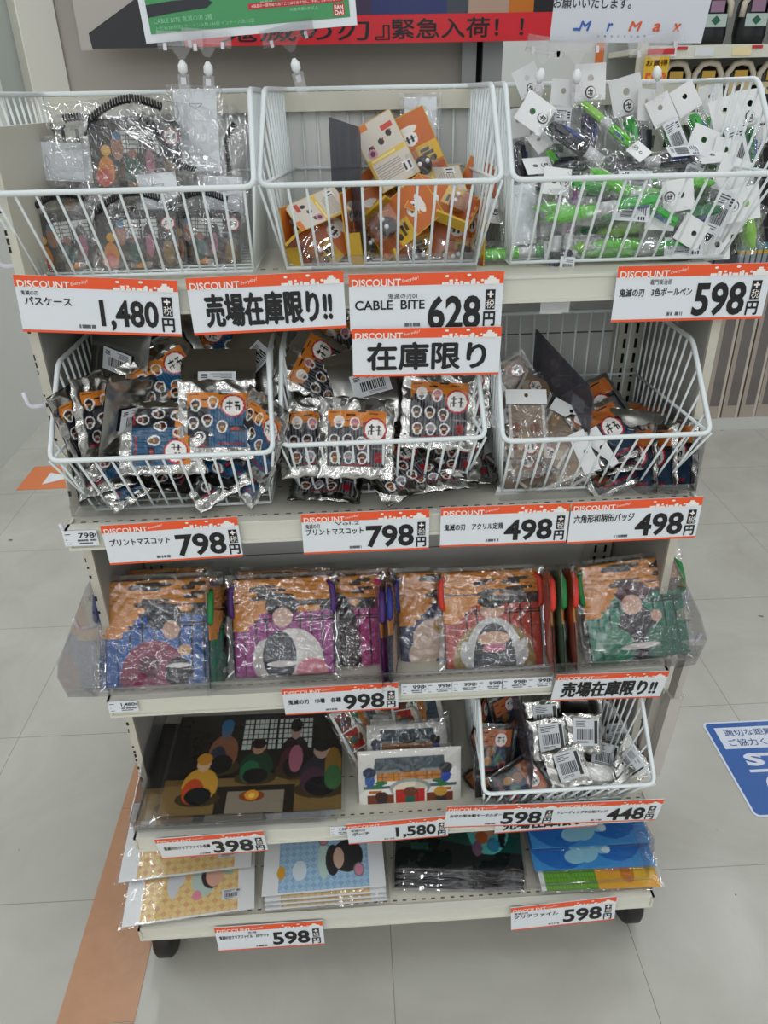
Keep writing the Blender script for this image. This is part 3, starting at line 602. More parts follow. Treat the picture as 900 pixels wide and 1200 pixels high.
# ================================================================ painted prints
class Cv:
    def __init__(s,nx,ny,col='#ffffff',metal=0.):
        u=(np.arange(nx)/(nx-1)); v=(np.arange(ny)/(ny-1)); s.U,s.V=np.meshgrid(u,v); s.C=np.zeros((ny,nx,4),np.float32); s.m(np.ones_like(s.U,bool),col,metal)
    def m(s,k,col,metal=0.): s.C[k]=(*lin(col),metal); return s
    def rect(s,a,b,c,d,col,metal=0.): return s.m((s.U>=a)&(s.U<=c)&(s.V>=b)&(s.V<=d),col,metal)
    def ell(s,x,y,rx,ry,col,metal=0.,clip=None):
        k=((s.U-x)/rx)**2+((s.V-y)/ry)**2<=1
        if clip is not None: k&=clip
        return s.m(k,col,metal)
    def caps(s,a,c,y,r,col):
        k=(np.maximum(np.maximum(a-s.U,s.U-c),0)/(r*.9))**2+((s.V-y)/r)**2<=1; return s.m(k,col)
    def vstripes(s,a,b,c,d,n,wd,col):
        ph=((s.U-a)/(c-a)*n)%1; return s.m((s.U>=a)&(s.U<=c)&(s.V>=b)&(s.V<=d)&(ph<wd),col)
    def hstripes(s,a,b,c,d,n,wd,col):
        ph=((s.V-b)/(d-b)*n)%1; return s.m((s.U>=a)&(s.U<=c)&(s.V>=b)&(s.V<=d)&(ph<wd),col)
    def seal(s,x,y,r,asp=1.,ring='#b0232c',rot=0):
        """round white mark with a red ring and brushed black strokes"""
        s.ell(x,y,r*1.15,r*1.15*asp,ring); s.ell(x-.02*r,y,r*.98,r*.98*asp,'#ece9e4')
        for a,b,c,d in ((-.62,.2,-.05,.36),(-.42,-.5,-.28,.5),(-.6,-.2,-.1,-.06),(.12,.25,.6,.4),(.28,-.5,.42,.45),(.1,-.1,.62,.04),(.5,-.5,.62,-.1),(-.75,-.5,-.6,-.1)):
            s.rect(x+a*r,y+b*r*asp,x+c*r,y+d*r*asp,'#151313')
        return s
    def badge(s,x,y,r,asp,a='#2a201d',b='#c99a78'):
        """white edged round sticker with plain coloured spots"""
        q=int(x*977+y*613)%5; c=('#37506e','#7a2f32','#3d5a46','#51504f','#8a6a34')[q]
        s.ell(x,y,r,r*asp,'#e6e4e2'); s.ell(x,y-.55*r*asp,r*.8,r*.75*asp,'#e6e4e2'); s.ell(x,y-.62*r*asp,r*.45,r*.48*asp,c); s.ell(x,y+.12*r*asp,r*.74,r*.66*asp,a); s.rect(x-.4*r,y-.34*r*asp,x+.4*r,y+.02*r*asp,b); return s
def clouds(cv,v0,dark,org,seed):
    rnd=random.Random(seed)
    cv.m(cv.V>v0,dark)
    k=cv.V>v0+.11; cv.m(k,org)
    y=v0+.02
    while y<1.0:
        for q in range(2):
            a=rnd.uniform(-.2,.8); L=rnd.uniform(.15,.45); top=(y-v0)/(1-v0)
            if rnd.random()<.35+.65*top or a<.15: cv.caps(a,a+L,y,.030,org)
        y+=.048
    for q in range(5):
        a=rnd.uniform(.1,.75); y=rnd.uniform(v0+.10,.95); L=rnd.uniform(.08,.22); cv.caps(a,a+L,y,.022,dark); cv.caps(a+.06,a+L+.1,y+.034,.016,dark)
    cv.caps(-.1,.18,v0-.06,.03,org); cv.caps(-.1,.12,v0-.0,.03,org)
    # thin wood-like lines
    k=(cv.V>v0-.1)&(np.sin(cv.V*150+3*np.sin(cv.U*9+seed))>.93)&(np.abs(cv.C[...,0]-lin(org)[0])<.02); cv.m(k,'#8a521c')
def crumple(U,V,w,h,seed,amp,n=9):
    rnd=random.Random(seed); Z=np.zeros_like(U)
    for k in range(n):
        a=rnd.uniform(0,2*pi); f=rnd.uniform(40,200)/.1; ph=rnd.uniform(0,6.28); q=np.sin(f*.12*((U*w)*cos(a)+(V*h)*sin(a))*6.28/6+ph)
        Z+=amp/n*2.2*(1-np.abs(q))*(.5+rnd.random())
    return Z-amp
def folds(U,V,w,h,seed,n,slope):
    """crumpled sheet: sharp ridges between randomly stretched cells"""
    rnd=random.Random(seed+77); Z=np.zeros_like(U)
    for lv,(m,g) in enumerate(((n,1.),(n*3,.45))):
        F=np.full_like(U,9.)
        a=rnd.uniform(0,pi); ca,sa=cos(a),sin(a); st=rnd.uniform(.35,.6)
        for k in range(m):
            px_,py_=rnd.uniform(-.1,1.1)*w,rnd.uniform(-.1,1.1)*h
            dx,dy=U*w-px_,V*h-py_; e=dx*ca+dy*sa; f=-dx*sa+dy*ca
            F=np.minimum(F,np.sqrt((e*st)**2+f**2))
        Z+=g*slope*F
    return Z-Z.mean()
def creases(U,V,w,h,seed,n,amp=.0016,wd=.0022):
    rnd=random.Random(seed+31); Z=np.zeros_like(U)
    for k in range(n):
        a=rnd.choice((rnd.uniform(-.9,-.3),rnd.uniform(-.9,-.3),rnd.uniform(.2,2.9))); cx,cy=rnd.uniform(.15,.85)*w,rnd.uniform(.1,.9)*h; L=rnd.uniform(.25,.7)*max(w,h)
        dx,dy=U*w-cx,V*h-cy; s_=dx*cos(a)+dy*sin(a); d=-dx*sin(a)+dy*cos(a)+.006*np.sin(s_*rnd.uniform(20,50)+k)
        Z+=amp*np.exp(-(d/wd)**2)*np.exp(-(s_/(L*.5))**6)
    return Z
def pillow(name,m,parent,w,h,t,cv=None,seed=0,amp=.0015,bend=0.,backcol=('#a9a9a6',1.),nx=26,ny=26,z0=0.,pw=2.4,curl=0.,colors=True,edge=0.,nf=0,fa=.003,nc=0):
    if cv is not None: U,V=cv.U,cv.V; C=cv.C
    else: U,V=np.meshgrid(np.arange(nx)/(nx-1),np.arange(ny)/(ny-1)); C=None
    prof=lambda U,V:(1-np.abs(2*U-1)**pw)**.6*(1-np.abs(2*V-1)**pw)**.6
    b=lambda U,V: bend*((2*U-1)**2)+curl*(2*V-1)**2
    pr=prof(U,V); Z=z0+t*pr+crumple(U,V,w,h,seed,amp)*(.35+.65*pr)+b(U,V)
    if nf: Z=Z+folds(U,V,w,h,seed,nf,fa)*np.minimum(1,pr*1.3+.25)
    if nc: Z=Z+creases(U,V,w,h,seed,nc)
    rnd=random.Random(seed+9); ph=rnd.uniform(0,6)
    Xo=(U-.5)*w+edge*np.sin(V*31+ph)*(np.abs(2*U-1)**6)*np.sign(U-.5); Yo=(V-.5)*h+edge*np.sin(U*27+ph)*(np.abs(2*V-1)**6)*np.sign(V-.5)
    mb=MB(); mb.surf(Xo,Yo,Z,C)
    U2,V2=np.meshgrid(np.arange(14)/13,np.arange(14)/13); p2=prof(U2,V2)
    Z2=z0-t*p2*.9-.0004+crumple(U2,V2,w,h,seed+3,amp)*(.3*p2)+b(U2,V2)-amp*.3
    C2=np.ones((14,14,4),np.float32); C2[...]=(*lin(backcol[0]),backcol[1])
    n=len(mb.f); mb.surf((U2-.5)*w,(V2-.5)*h,Z2,C2); mb.f[n:]=[f[::-1] for f in mb.f[n:]]
    return mb.build(name,m,parent,True,colors)
def code_label(parent,x,y,w,h,z,seed=0,dark=False,up=True,name='barcode_label'):
    m=MB(); rnd=random.Random(seed); s=1 if up else -1
    def r(a,b,c,d,zz,col):
        p=[(x+a*w,y+b*h,z+zz*s),(x+c*w,y+b*h,z+zz*s),(x+c*w,y+d*h,z+zz*s),(x+a*w,y+d*h,z+zz*s)]
        m.poly(p if up else p[::-1],col)
    r(-.5,-.5,.5,.5,0,'#d9dde0')
    a=-.36
    while a<.3:
        wd=rnd.choice((.018,.03,.045)); r(a,-.28,a+wd,.12,.0003,'#17171a'); a+=wd+rnd.choice((.02,.03))
    for k in range(4): r(-.4,.2+k*.06,-.4+rnd.uniform(.3,.6),.225+k*.06,.0003,'#3a3b3e')
    for k in range(2): r(-.36,-.4+k*.05,.1,-.38+k*.05,.0003,'#55565a')
    if dark: r(.33,-.42,.46,.42,.0003,'#17171a')
    else: 
        for k in range(3): r(.25,.2+k*.07,.42,.24+k*.07,.0003,'#222326')
    return m.build(name,M_print,parent,colors=True)
def header(parent,w,h,z,y0,holer=.004,name='header_card',logo=False,th=.0006,hx=0.,hy=None,col='#e6e7e6'):
    """white card with a punched hole; y0 = lower edge"""
    n=28; hy=y0+h*.6 if hy is None else hy; o=[]; i=[]
    for k in range(n):
        a=2*pi*k/n; c_,s_=cos(a),sin(a); t=1e9
        for d,lim in ((c_,w/2-hx),(-c_,w/2+hx)): 
            if d>1e-6: t=min(t,lim/d)
        for d,lim in ((s_,y0+h-hy),(-s_,hy-y0)):
            if d>1e-6: t=min(t,lim/d)
        o.append((hx+c_*t,hy+s_*t,z)); i.append((hx+holer*c_,hy+holer*s_,z))
    # snap nearest samples to corners
    for cx,cy in ((w/2,y0),(w/2,y0+h),(-w/2,y0),(-w/2,y0+h)):
        j=min(range(n),key=lambda q:(o[q][0]-cx)**2+(o[q][1]-cy)**2); o[j]=(cx,cy,z)
    vs=o+i+[(a,b,c-th) for a,b,c in o]+[(a,b,c-th) for a,b,c in i]; fs=[]
    for k in range(n):
        q=(k+1)%n; fs+=[(k,q,n+q,n+k),(2*n+q,2*n+k,3*n+k,3*n+q),(k,2*n+k,2*n+q,q),(n+k,n+q,3*n+q,3*n+k)]
    m=MB().add(vs,fs,col)
    if logo:
        lx,ly=0,y0+h*.22; r_=h*.16
        m.disc(lx,ly,r_,r_*1.1,z+.0003,18,'#1b1b1e'); m.disc(lx+.1*r_,ly,r_*.85,r_*.92,z+.0005,18,col)
        for a,b,c,d in ((-.5,.1,.5,.3),(-.1,-.6,.1,.6),(-.5,-.35,.4,-.2),(.25,-.6,.45,.1)): m.rect(lx+a*r_,ly+b*r_,lx+c*r_,ly+d*r_,z+.0007,'#1b1b1e')
    return m.build(name,M_print,parent,colors=True)

# ---------------------------------------------------------------- makers: local x right, y up the face, z towards the viewer
def foil(kind):
    def f(seed):
        w_,h_=.104,.112
        cv=Cv(84,90,'#b9b8b3',1.)
        rnd=random.Random(seed)
        if kind=='blue':
            cv.rect(.12,.15,.88,.84,'#2a597c'); cv.vstripes(.38,.15,.88,.7,13,.28,'#183049'); cv.rect(.12,.15,.38,.7,'#232227')
            k=(cv.U>.12)&(cv.U<.88)&(cv.V<.84)&(cv.V>.66+.03*np.sign(np.sin(cv.U*40+seed))*(np.sin(cv.U*17)>.1)); cv.m(k,'#cf7d2c')
            for a,y in ((.14,.80),(.30,.74),(.52,.82),(.4,.70),(.72,.71)): cv.rect(a,y,a+.13,y+.018,'#3b2415')
            for a,y,c in ((.22,.69,'#2d1f1b'),(.45,.72,'#b8843c'),(.19,.47,'#1d1c22'),(.37,.5,'#3a2019'),(.56,.42,'#6b5b52'),(.27,.29,'#2b2a2e')): cv.badge(a,y,.072,.95,c)
            cv.seal(.71,.67,.14,.9); cv.rect(.14,.16,.34,.19,'#9c2330'); cv.rect(.66,.34,.86,.42,'#16202e'); cv.rect(.68,.36,.78,.40,'#a6242f'); cv.rect(.5,.18,.84,.205,'#8d2430')
        elif kind=='grey':
            cv.rect(.12,.14,.88,.84,'#5e5d60'); cv.vstripes(.12,.14,.88,.68,18,.5,'#1d1c20')
            k=(cv.U>.12)&(cv.U<.88)&(cv.V<.84)&(cv.V>.66+.03*np.sign(np.sin(cv.U*37+seed))); cv.m(k,'#cc7a2a')
            for a,y in ((.14,.8),(.36,.77),(.5,.82),(.3,.70),(.66,.79)): cv.rect(a,y,a+.12,y+.018,'#2b1c14')
            for a,y,c in ((.26,.7,'#d8cfc6'),(.47,.68,'#b67283'),(.2,.47,'#2b2425'),(.38,.47,'#1f2028'),(.56,.44,'#2a2526'),(.22,.26,'#6d4338'),(.4,.26,'#8a8e9a'),(.58,.26,'#342a2a')): cv.badge(a,y,.072,.95,c)
            cv.seal(.74,.60,.135,.95); cv.rect(.74,.2,.84,.32,'#8d1f2a'); cv.rect(.3,.15,.7,.17,'#7d2029'); cv.rect(.70,.36,.86,.38,'#8f8e90')
        elif kind=='dark':
            cv.rect(.08,.07,.92,.92,'#1c1d22'); cv.rect(.08,.68,.92,.92,'#b0622a')
            for a,y in ((.12,.86),(.4,.8),(.6,.87),(.2,.72),(.55,.7)): cv.rect(a,y,a+.16,y+.02,'#2a1a15')
            cv.rect(.40,.1,.88,.6,'#22364a'); cv.seal(.62,.55,.17,.9); cv.rect(.14,.2,.34,.5,'#6f3a22'); cv.rect(.2,.12,.8,.16,'#7e2330')
        t=thing('foil_pouch','x','snack pouch')
        cy=rnd.uniform(.004,.0075)
        pillow('pouch',M_foil,t,w_,h_,cy,cv,seed,.0026,rnd.uniform(-.004,.004),('#a5a49f',1.),curl=rnd.uniform(-.006,.006),edge=.0012,nf=13,fa=.26)
        code_label(t,.0,.002,.052,.032,-cy*.9-.0036,seed,up=False)
        return t
    return f
def silver_pack(seed):
    t=thing('silver_packet','x','packet'); rnd=random.Random(seed); cy=rnd.uniform(.0025,.005)
    cv=Cv(40,40,'#b3b1ac',1.)
    pillow('packet',M_foil,t,.072,.072,cy,cv,seed,.0016,rnd.uniform(-.003,.003),('#a8a7a3',1.),edge=.001,nf=7,fa=.22)
    code_label(t,.004,.004,.046,.048,cy+.0022,seed,dark=True)
    return t
def key_pack(seed):
    t=thing('key_holder_packet','x','packet'); cv=Cv(60,80,'#1a191c')
    cv.rect(.08,.60,.92,.94,'#ad5f27'); 
    for a,y in ((.1,.86),(.3,.78),(.12,.68),(.45,.64)): cv.rect(a,y,a+.15,y+.02,'#3a2317')
    cv.rect(.25,.2,.78,.62,'#233a55'); cv.ell(.35,.5,.13,.1,'#8a5a2a'); cv.ell(.6,.34,.12,.1,'#2e6a52'); cv.ell(.3,.3,.1,.1,'#b07a2a')
    cv.rect(.62,.14,.82,.30,'#a6262f'); cv.rect(.66,.17,.78,.27,'#201a1c'); cv.rect(.2,.1,.5,.13,'#8a2630'); cv.seal(.62,.74,.17,.8)
    pillow('printed_packet',M_gloss,t,.066,.088,.003,cv,seed,.0008,random.Random(seed).uniform(-.003,.003),('#19181b',0.))
    pillow('clear_sleeve',M_film,t,.074,.098,.0042,None,seed+1,.0012,0,colors=False,nx=16,ny=16)
    return t
def ruler_pack(seed):
    t=thing('ruler_packet','x','packet'); cv=Cv(44,66,'#8a7762'); rnd=random.Random(seed)
    for k in range(9): cv.ell(rnd.random(),rnd.uniform(.1,.9),rnd.uniform(.08,.2),rnd.uniform(.05,.14),rnd.choice(['#8b6a43','#4e4a45','#a28257','#3c3735','#7a4a32','#b3a792']))
    cv.seal(.55,.2,.17,.7)
    cv.rect(0,0,.07,1,'#c8c2b8'); cv.rect(.93,0,1,1,'#c8c2b8')
    pillow('ruler_card',M_gloss,t,.062,.092,.0012,cv,seed,.0003,0,('#877d72',0.))
    pillow('clear_sleeve',M_filmc,t,.07,.112,.0032,None,seed+1,.0016,0,colors=False,nx=18,ny=18)
    header(t,.07,.026,.0034,.046,.0035)
    return t
def pass_case(seed):
    t=thing('pass_case','x','pass case'); rnd=random.Random(seed)
    cv=Cv(110,76,'#2a2622')
    cv.rect(0,0,1,.30,'#4d3b22'); cv.rect(.30,0,.72,.14,'#1d1815'); cv.rect(.38,0,.64,.10,'#7c6c54'); cv.ell(.5,.07,.06,.06,'#d8862b')
    cv.rect(.34,.50,.76,.84,'#b9bbb6'); cv.vstripes(.34,.50,.76,.84,14,.13,'#33322f'); cv.hstripes(.34,.50,.76,.84,5,.13,'#33322f'); cv.rect(.54,.5,.56,.84,'#26231f')
    # plain coloured cushions and lanterns in the room
    cv.ell(.16,.24,.09,.22,'#c57a2c'); cv.ell(.13,.14,.09,.14,'#b4472b'); cv.ell(.17,.54,.055,.08,'#c9973f')
    cv.ell(.46,.26,.09,.20,'#1f4534'); cv.ell(.46,.5,.05,.07,'#7f5140'); cv.ell(.30,.6,.07,.2,'#8d644d'); cv.ell(.3,.76,.05,.07,'#506b83')
    cv.ell(.65,.46,.08,.30,'#2a1d1f'); cv.ell(.65,.38,.05,.2,'#96586a'); cv.ell(.83,.28,.10,.22,'#3f2b30'); cv.ell(.87,.26,.07,.2,'#7a5f2c'); cv.ell(.82,.56,.05,.08,'#211d1e')
    cv.seal(.90,.76,.075,1.35)
    mb=MB(); n=MB(); 
    X=(cv.U-.5)*.108; Y=(cv.V-.5)*.074
    rr=.008
    # rounded corners
    qx=np.clip(np.abs(X)-(.054-rr),0,None); qy=np.clip(np.abs(Y)-(.037-rr),0,None); d=np.sqrt(qx**2+qy**2)+1e-9; f=np.minimum(1,rr/np.maximum(d,1e-9)); f=np.where((qx>0)&(qy>0),f,1)
    X=np.where((qx>0)&(qy>0),np.sign(X)*((.054-rr)+qx*f),X); Y=np.where((qx>0)&(qy>0),np.sign(Y)*((.037-rr)+qy*f),Y)
    mb.surf(X,Y,np.full_like(X,.0022),cv.C); b=len(mb.f); C2=cv.C.copy(); C2[...]=(*lin('#1d1b1a'),0); mb.surf(X,Y,np.full_like(X,-.0022),C2); mb.f[b:]=[q[::-1] for q in mb.f[b:]]
    ny,nx=X.shape; per=[(0,i) for i in range(nx)]+[(j,nx-1) for j in range(1,ny)]+[(ny-1,i) for i in range(nx-2,-1,-1)]+[(j,0) for j in range(ny-2,0,-1)]
    N=ny*nx; ids=[j*nx+i for j,i in per]; L_=len(ids)
    mb.f+=[(ids[k],ids[k]+N,ids[(k+1)%L_]+N,ids[(k+1)%L_]) for k in range(L_)]
    mb.build('case_body',M_gloss,t,False,True)
    # coiled cord with ring and clasp
    co=MB(); m=150; a0=(-.048,.036); a1=(.036,.05)
    pts=[]
    for k in range(m):
        u=k/(m-1); x=a0[0]+(a1[0]-a0[0])*u; y=a0[1]+(a1[1]-a0[1])*u+.014*sin(pi*u); a=u*2*pi*26
        pts.append((x,y+.0042*cos(a),.009+.0042*sin(a)))
    co.tube(pts,.0012,6); co.build('coiled_cord',M_black,t,True)
    MB().tube([(.044+.011*cos(a),.046+.011*sin(a),.008+.002*sin(a*2)) for a in [2*pi*k/24 for k in range(24)]],.0009,6,True).build('split_ring',M_silver,t,True)
    MB().tube([(-.050,.036,.009),(-.054,.028,.010),(-.056,.018,.008)],[.0022,.003,.0018],8).build('clasp',M_silver,t,True)
    pillow('clear_bag',M_film,t,.128,.112,.013,None,seed,.003,0,colors=False,nx=84,ny=74,z0=.002,nf=14,fa=.34,nc=8)
    return t
def backing_card(seed):
    t=thing('backing_card_pack','x','backing card')
    MB().box(-.030,.030,-.052,.052,-.0006,0).build('card',M_white,t)
    m=MB(); m.tube([(-.010+.02*k/10,.036-.006*sin(pi*k/10),.0003) for k in range(11)],.0006,4); m.rect(-.009,.0355,.009,.0365,.0003); m.build('embossed_slot',mat('grey_line','#a9adb1',.5),t)
    pillow('clear_bag',M_film,t,.078,.118,.003,None,seed,.0024,0,colors=False,nx=30,ny=36,nf=8,fa=.25)
    return t
def cord_bag(seed):
    t=thing('coiled_lanyard','x','lanyard'); rnd=random.Random(seed)
    co=MB(); pts=[]; m=170
    for k in range(m):
        u=k/(m-1); a=u*2*pi*30; pts.append((-.055+.11*u,.010*sin(u*5+seed)+.0045*cos(a),.0045*sin(a)))
    co.tube(pts,.0013,6); co.build('coiled_cord',M_black,t,True)
    MB().tube([(-.055,0,0),(-.064,-.004,.002),(-.072,-.003,.001)],[.002,.0034,.002],8).build('clasp',M_silver,t,True)
    pillow('clear_bag',M_film,t,.16,.06,.008,None,seed,.004,0,colors=False,nx=26,ny=16)
    return t
def blister(kind):
    def f(seed):
        t=thing('blister_pack','x','blister pack'); cv=Cv(60,90,'#c5682a')
        if kind=='back':
            cv=Cv(60,90,'#cfc6b8'); 
            for k in range(7): cv.rect(.1,.34-.035*k,.1+.6+.03*(k%3),.352-.035*k,'#8b8580')
            cv.rect(.62,.78,.9,.86,'#c3402f'); cv.rect(0,.90,.35,1,'#d4742c'); cv.rect(.05,.42,.95,.50,'#d9b84a'); cv.rect(.1,.44,.7,.48,'#e8d58c')
            for a,y in ((.22,.62),(.5,.66),(.74,.72)): cv.ell(a,y,.07,.05,'#2a2220'); cv.ell(a+.06,y+.03,.02,.015,'#c23c50')
            cv.ell(.2,.56,.12,.07,'#c98aa0'); cv.ell(.2,.56,.06,.04,'#5b2a36')
            cv.rect(.7,.1,.92,.25,'#e6e6e4'); cv.vstripes(.72,.12,.90,.23,9,.5,'#222')if False else cv.vstripes(.72,.12,.90,.23,9,.5,'#222222')
        else:
            cv.rect(.0,.0,1,.26,'#a8501f'); cv.ell(.5,.8,.22,.05,'#e8e2d8'); cv.ell(.5,.68,.16,.09,'#ece9e4'); cv.rect(.42,.64,.46,.73,'#161414'); cv.rect(.52,.64,.56,.73,'#161414'); cv.rect(.38,.68,.62,.695,'#161414')
            cv.rect(.52,.30,1,.56,'#dcb02c')
            cv.rect(.58,.46,.78,.5,'#20190f'); cv.rect(.6,.40,.86,.44,'#20190f'); cv.ell(.8,.34,.08,.04,'#1d1712')
            for k in range(5): cv.rect(.05+.2*k,.02,.15+.2*k,.05,'#d98a3a')
        mb=MB(); X=(cv.U-.5)*.068; Y=(cv.V-.5)*.105; mb.surf(X,Y,np.full_like(X,.0005),cv.C)
        b=len(mb.f); C2=cv.C.copy(); C2[...]=(*lin('#d9a62f' if kind!='back' else '#b9653a'),0); mb.surf(X,Y,np.full_like(X,-.0008),C2); mb.f[b:]=[q[::-1] for q in mb.f[b:]]
        mb.build('printed_card',M_print,t,False,True)
        e=MB(); 
        for a in (((-.034,-.0525,0),(.034,-.0525,0)),((.034,-.0525,0),(.034,.0525,0)),((.034,.0525,0),(-.034,.0525,0)),((-.034,.0525,0),(-.034,-.0525,0))): e.tube(a,.0009,4)
        e.build('yellow_edge',mat('yellow_edge','#c9a233',.4),t)
        s=1 if kind!='back' else -1
        # the moulded cable charm: rounded body, two ears, two eyes
        m=MB(); m.lathe([(.001,-.013),(.010,-.011),(.0135,-.003),(.0125,.006),(.008,.011),(.001,.0125)],14); m.xf(Matrix.Translation((0,-.022,s*.012)))
        m.build('cable_charm',mat('charm_brown' if seed%2 else 'charm_orange','#2c1d17' if seed%2 else '#a8652a',.4),t,True)
        m=MB(); 
        for sx in (-1,1): m.lathe([(.001,-.001),(.0035,0),(.003,.003),(.001,.004)],10,'z',(sx*.006,-.02,s*.0245))
        m.build('charm_spots',M_white,t,True)
        bx=MB(); B=[(-.024,-.045),(.024,-.045),(.024,.004),(-.024,.004)]; T=[(-.020,-.041),(.020,-.041),(.020,0),(-.020,0)]
        bx.add([(a,b,s*.001) for a,b in B]+[(a,b,s*.027) for a,b in T],[(4,5,6,7)]+[(i,(i+1)%4,(i+1)%4+4,i+4) for i in range(4)]); bx.build('clear_blister',M_film,t)
        m=MB().box(-.005,.005,-.046,.03,s*.012-.002,s*.012+.002) if seed%3==0 else MB().box(-.034,-.030,-.05,.0,-.001,s*.02+.001 if s>0 else .001)
        m.build('side_band',mat('yellow_edge','#c9a233',.4),t)
        return t
    return f
def pen_pack(kind):
    body={'green':'#2fa838','lime':'#5fbf2e','dark':'#23262c','deep':'#1f6e3c','violet':'#2c2850'}[kind]
    grip={'green':'#5fc42c','lime':'#8ccf3a','dark':'#4b4d52','deep':'#8cc63a','violet':'#7a3a78'}[kind]
    def f(seed):
        t=thing('bagged_pen','x','pen'); rnd=random.Random(seed)
        pm=mat('pen_'+kind,body,.22)
        MB().lathe([(.001,-.07),(.0035,-.066),(.0078,-.05),(.0078,-.012),(.0072,-.01)],12,'y',(0,0,.0075)).build('pen_grip',mat('grip_'+kind,grip,.3),t,True)
        MB().lathe([(.0074,-.012),(.0076,.012)],12,'y',(0,0,.0075)).build('printed_band',mat('pen_band_white','#cfd2d2',.3,noise=.3,nscale=260),t,True)
        MB().lathe([(.0076,.012),(.0084,.016),(.0086,.048),(.0065,.060),(.002,.063)],12,'y',(0,0,.0075)).build('pen_barrel',pm,t,True)
        MB().box(-.0026,.0026,.018,.056,.0155,.018).build('pocket_clip',pm,t)
        MB().box(.003,.0075,.026,.048,.0095,.0145).build('colour_slider',mat('slider_blue','#24479a',.3),t)
        pillow('clear_sleeve',M_film,t,.036,.150,.0135,None,seed,.0016,0,colors=False,nx=14,ny=40,z0=.007,nf=7,fa=.25)
        header(t,.034,.036,.0105,.066,.0035,logo=(seed%4==1))
        if seed%2==0: code_label(t,0,.044,.022,.045,.0205,seed)
        return t
    return f
POUCH={ # lattice colour, cord colour, abstract shapes
 'blue':('#23589f','#2a2f7a','#1a1a22',[(.44,.10,.30,.34,'#84304f'),(.40,.2,.1,.1,'#5c2038'),(.54,.66,.16,.13,'#1a202c'),(.60,.53,.075,.085,'#c9a08c'),(.66,.14,.12,.14,'#15161c'),(.66,.2,.1,.02,'#c8c4c0'),(.72,.34,.06,.05,'#b08658')]),
 'purple':('#96267f','#4a2a6e','#1c1420',[(.60,.12,.30,.36,'#cfc9c4'),(.78,.03,.16,.14,'#d77f8c'),(.32,.16,.13,.22,'#b9b3ae'),(.46,.20,.17,.26,'#252a36'),(.50,.72,.17,.13,'#17181f'),(.50,.60,.10,.10,'#d6b2a0'),(.48,.12,.15,.03,'#d5d0cc')]),
 'pink':('#b5307c','#e0247e','#2a1522',[(.55,.40,.22,.44,'#1d161b'),(.28,.25,.16,.34,'#b37a86'),(.30,.60,.10,.09,'#d0a99a'),(.70,.22,.08,.3,'#30191d'),(.26,.30,.14,.05,'#c9b9b4')]),
 'navy':('#20355c','#24307c','#14171f',[(.35,.34,.22,.20,'#c9ad98'),(.22,.18,.14,.14,'#c9ad98'),(.45,.46,.12,.10,'#b58a3c'),(.75,.40,.2,.3,'#174f56'),(.52,.15,.1,.2,'#1d2a52'),(.55,.06,.1,.08,'#b08a52')]),
 'red':('#b03c22','#d03826','#22140f',[(.50,.06,.42,.42,'#94793a'),(.50,.06,.30,.46,'#c2c2c0'),(.50,.02,.22,.44,'#3e4247'),(.5,.30,.17,.07,'#c99c7e'),(.5,.20,.12,.045,'#b65a74'),(.5,.60,.13,.09,'#c99c7e'),(.5,.69,.145,.075,'#191615'),(.2,.16,.05,.12,'#c2c2c0'),(.8,.16,.05,.12,'#c2c2c0')]),
 'teal':('#1e7a5e','#1d7a3a','#13221d',[(.50,.20,.22,.36,'#231d22'),(.28,.14,.16,.2,'#2f7a5c'),(.70,.14,.14,.2,'#286a50'),(.5,.68,.17,.11,'#47202c'),(.47,.56,.10,.10,'#c99e86'),(.70,.42,.055,.06,'#c99e86'),(.5,.14,.2,.03,'#c5bfba')])}
def drawstring(kind,w_=.165,h_=.160,detail=True):
    lat,cord,dk,shp=POUCH[kind]
    def f(seed):
        t=thing('drawstring_pouch','x','drawstring pouch')
        cv=Cv(120,134,lat) if detail else Cv(30,34,lat)
        cv.vstripes(0,0,1,1,9,.13,dk); cv.rect(0,.55,1,.57,dk); cv.rect(0,.585,1,.6,dk)
        clouds(cv,.66,'#2f2723','#d68a30',seed*7+len(kind))
        if kind in('blue','purple','red','teal','navy'):
            for k in range(5): cv.caps(-.1,.34-.05*k,.72-.055*k,.028,'#d68a30')
        for a in shp: cv.ell(*a)
        pillow('fabric_body',M_fabric,t,w_,h_,.006,cv,seed,.0014,0,(lat,0.),pw=6)
        for sx in (-1,1):
            m=MB(); x=sx*(w_/2-.002)
            m.tube([(x-sx*.004,h_/2-.006,.004),(x+sx*.004,h_/2-.016,.005),(x+sx*.005,h_/2-.040,.005),(x+sx*.004,h_/2-.056,.004),(x,h_/2-.062,.003)],[.003,.005,.0055,.005,.002],8)
            m.build('drawstring',mat('cord_'+kind,cord,.55),t,True)
        pillow('clear_bag',M_bag,t,w_+.022,h_+.018,.0095,None,seed+2,.0028,0,colors=False,nx=120,ny=120,pw=6,edge=.0015,nf=12,fa=.19,nc=14)
        return t
    return f
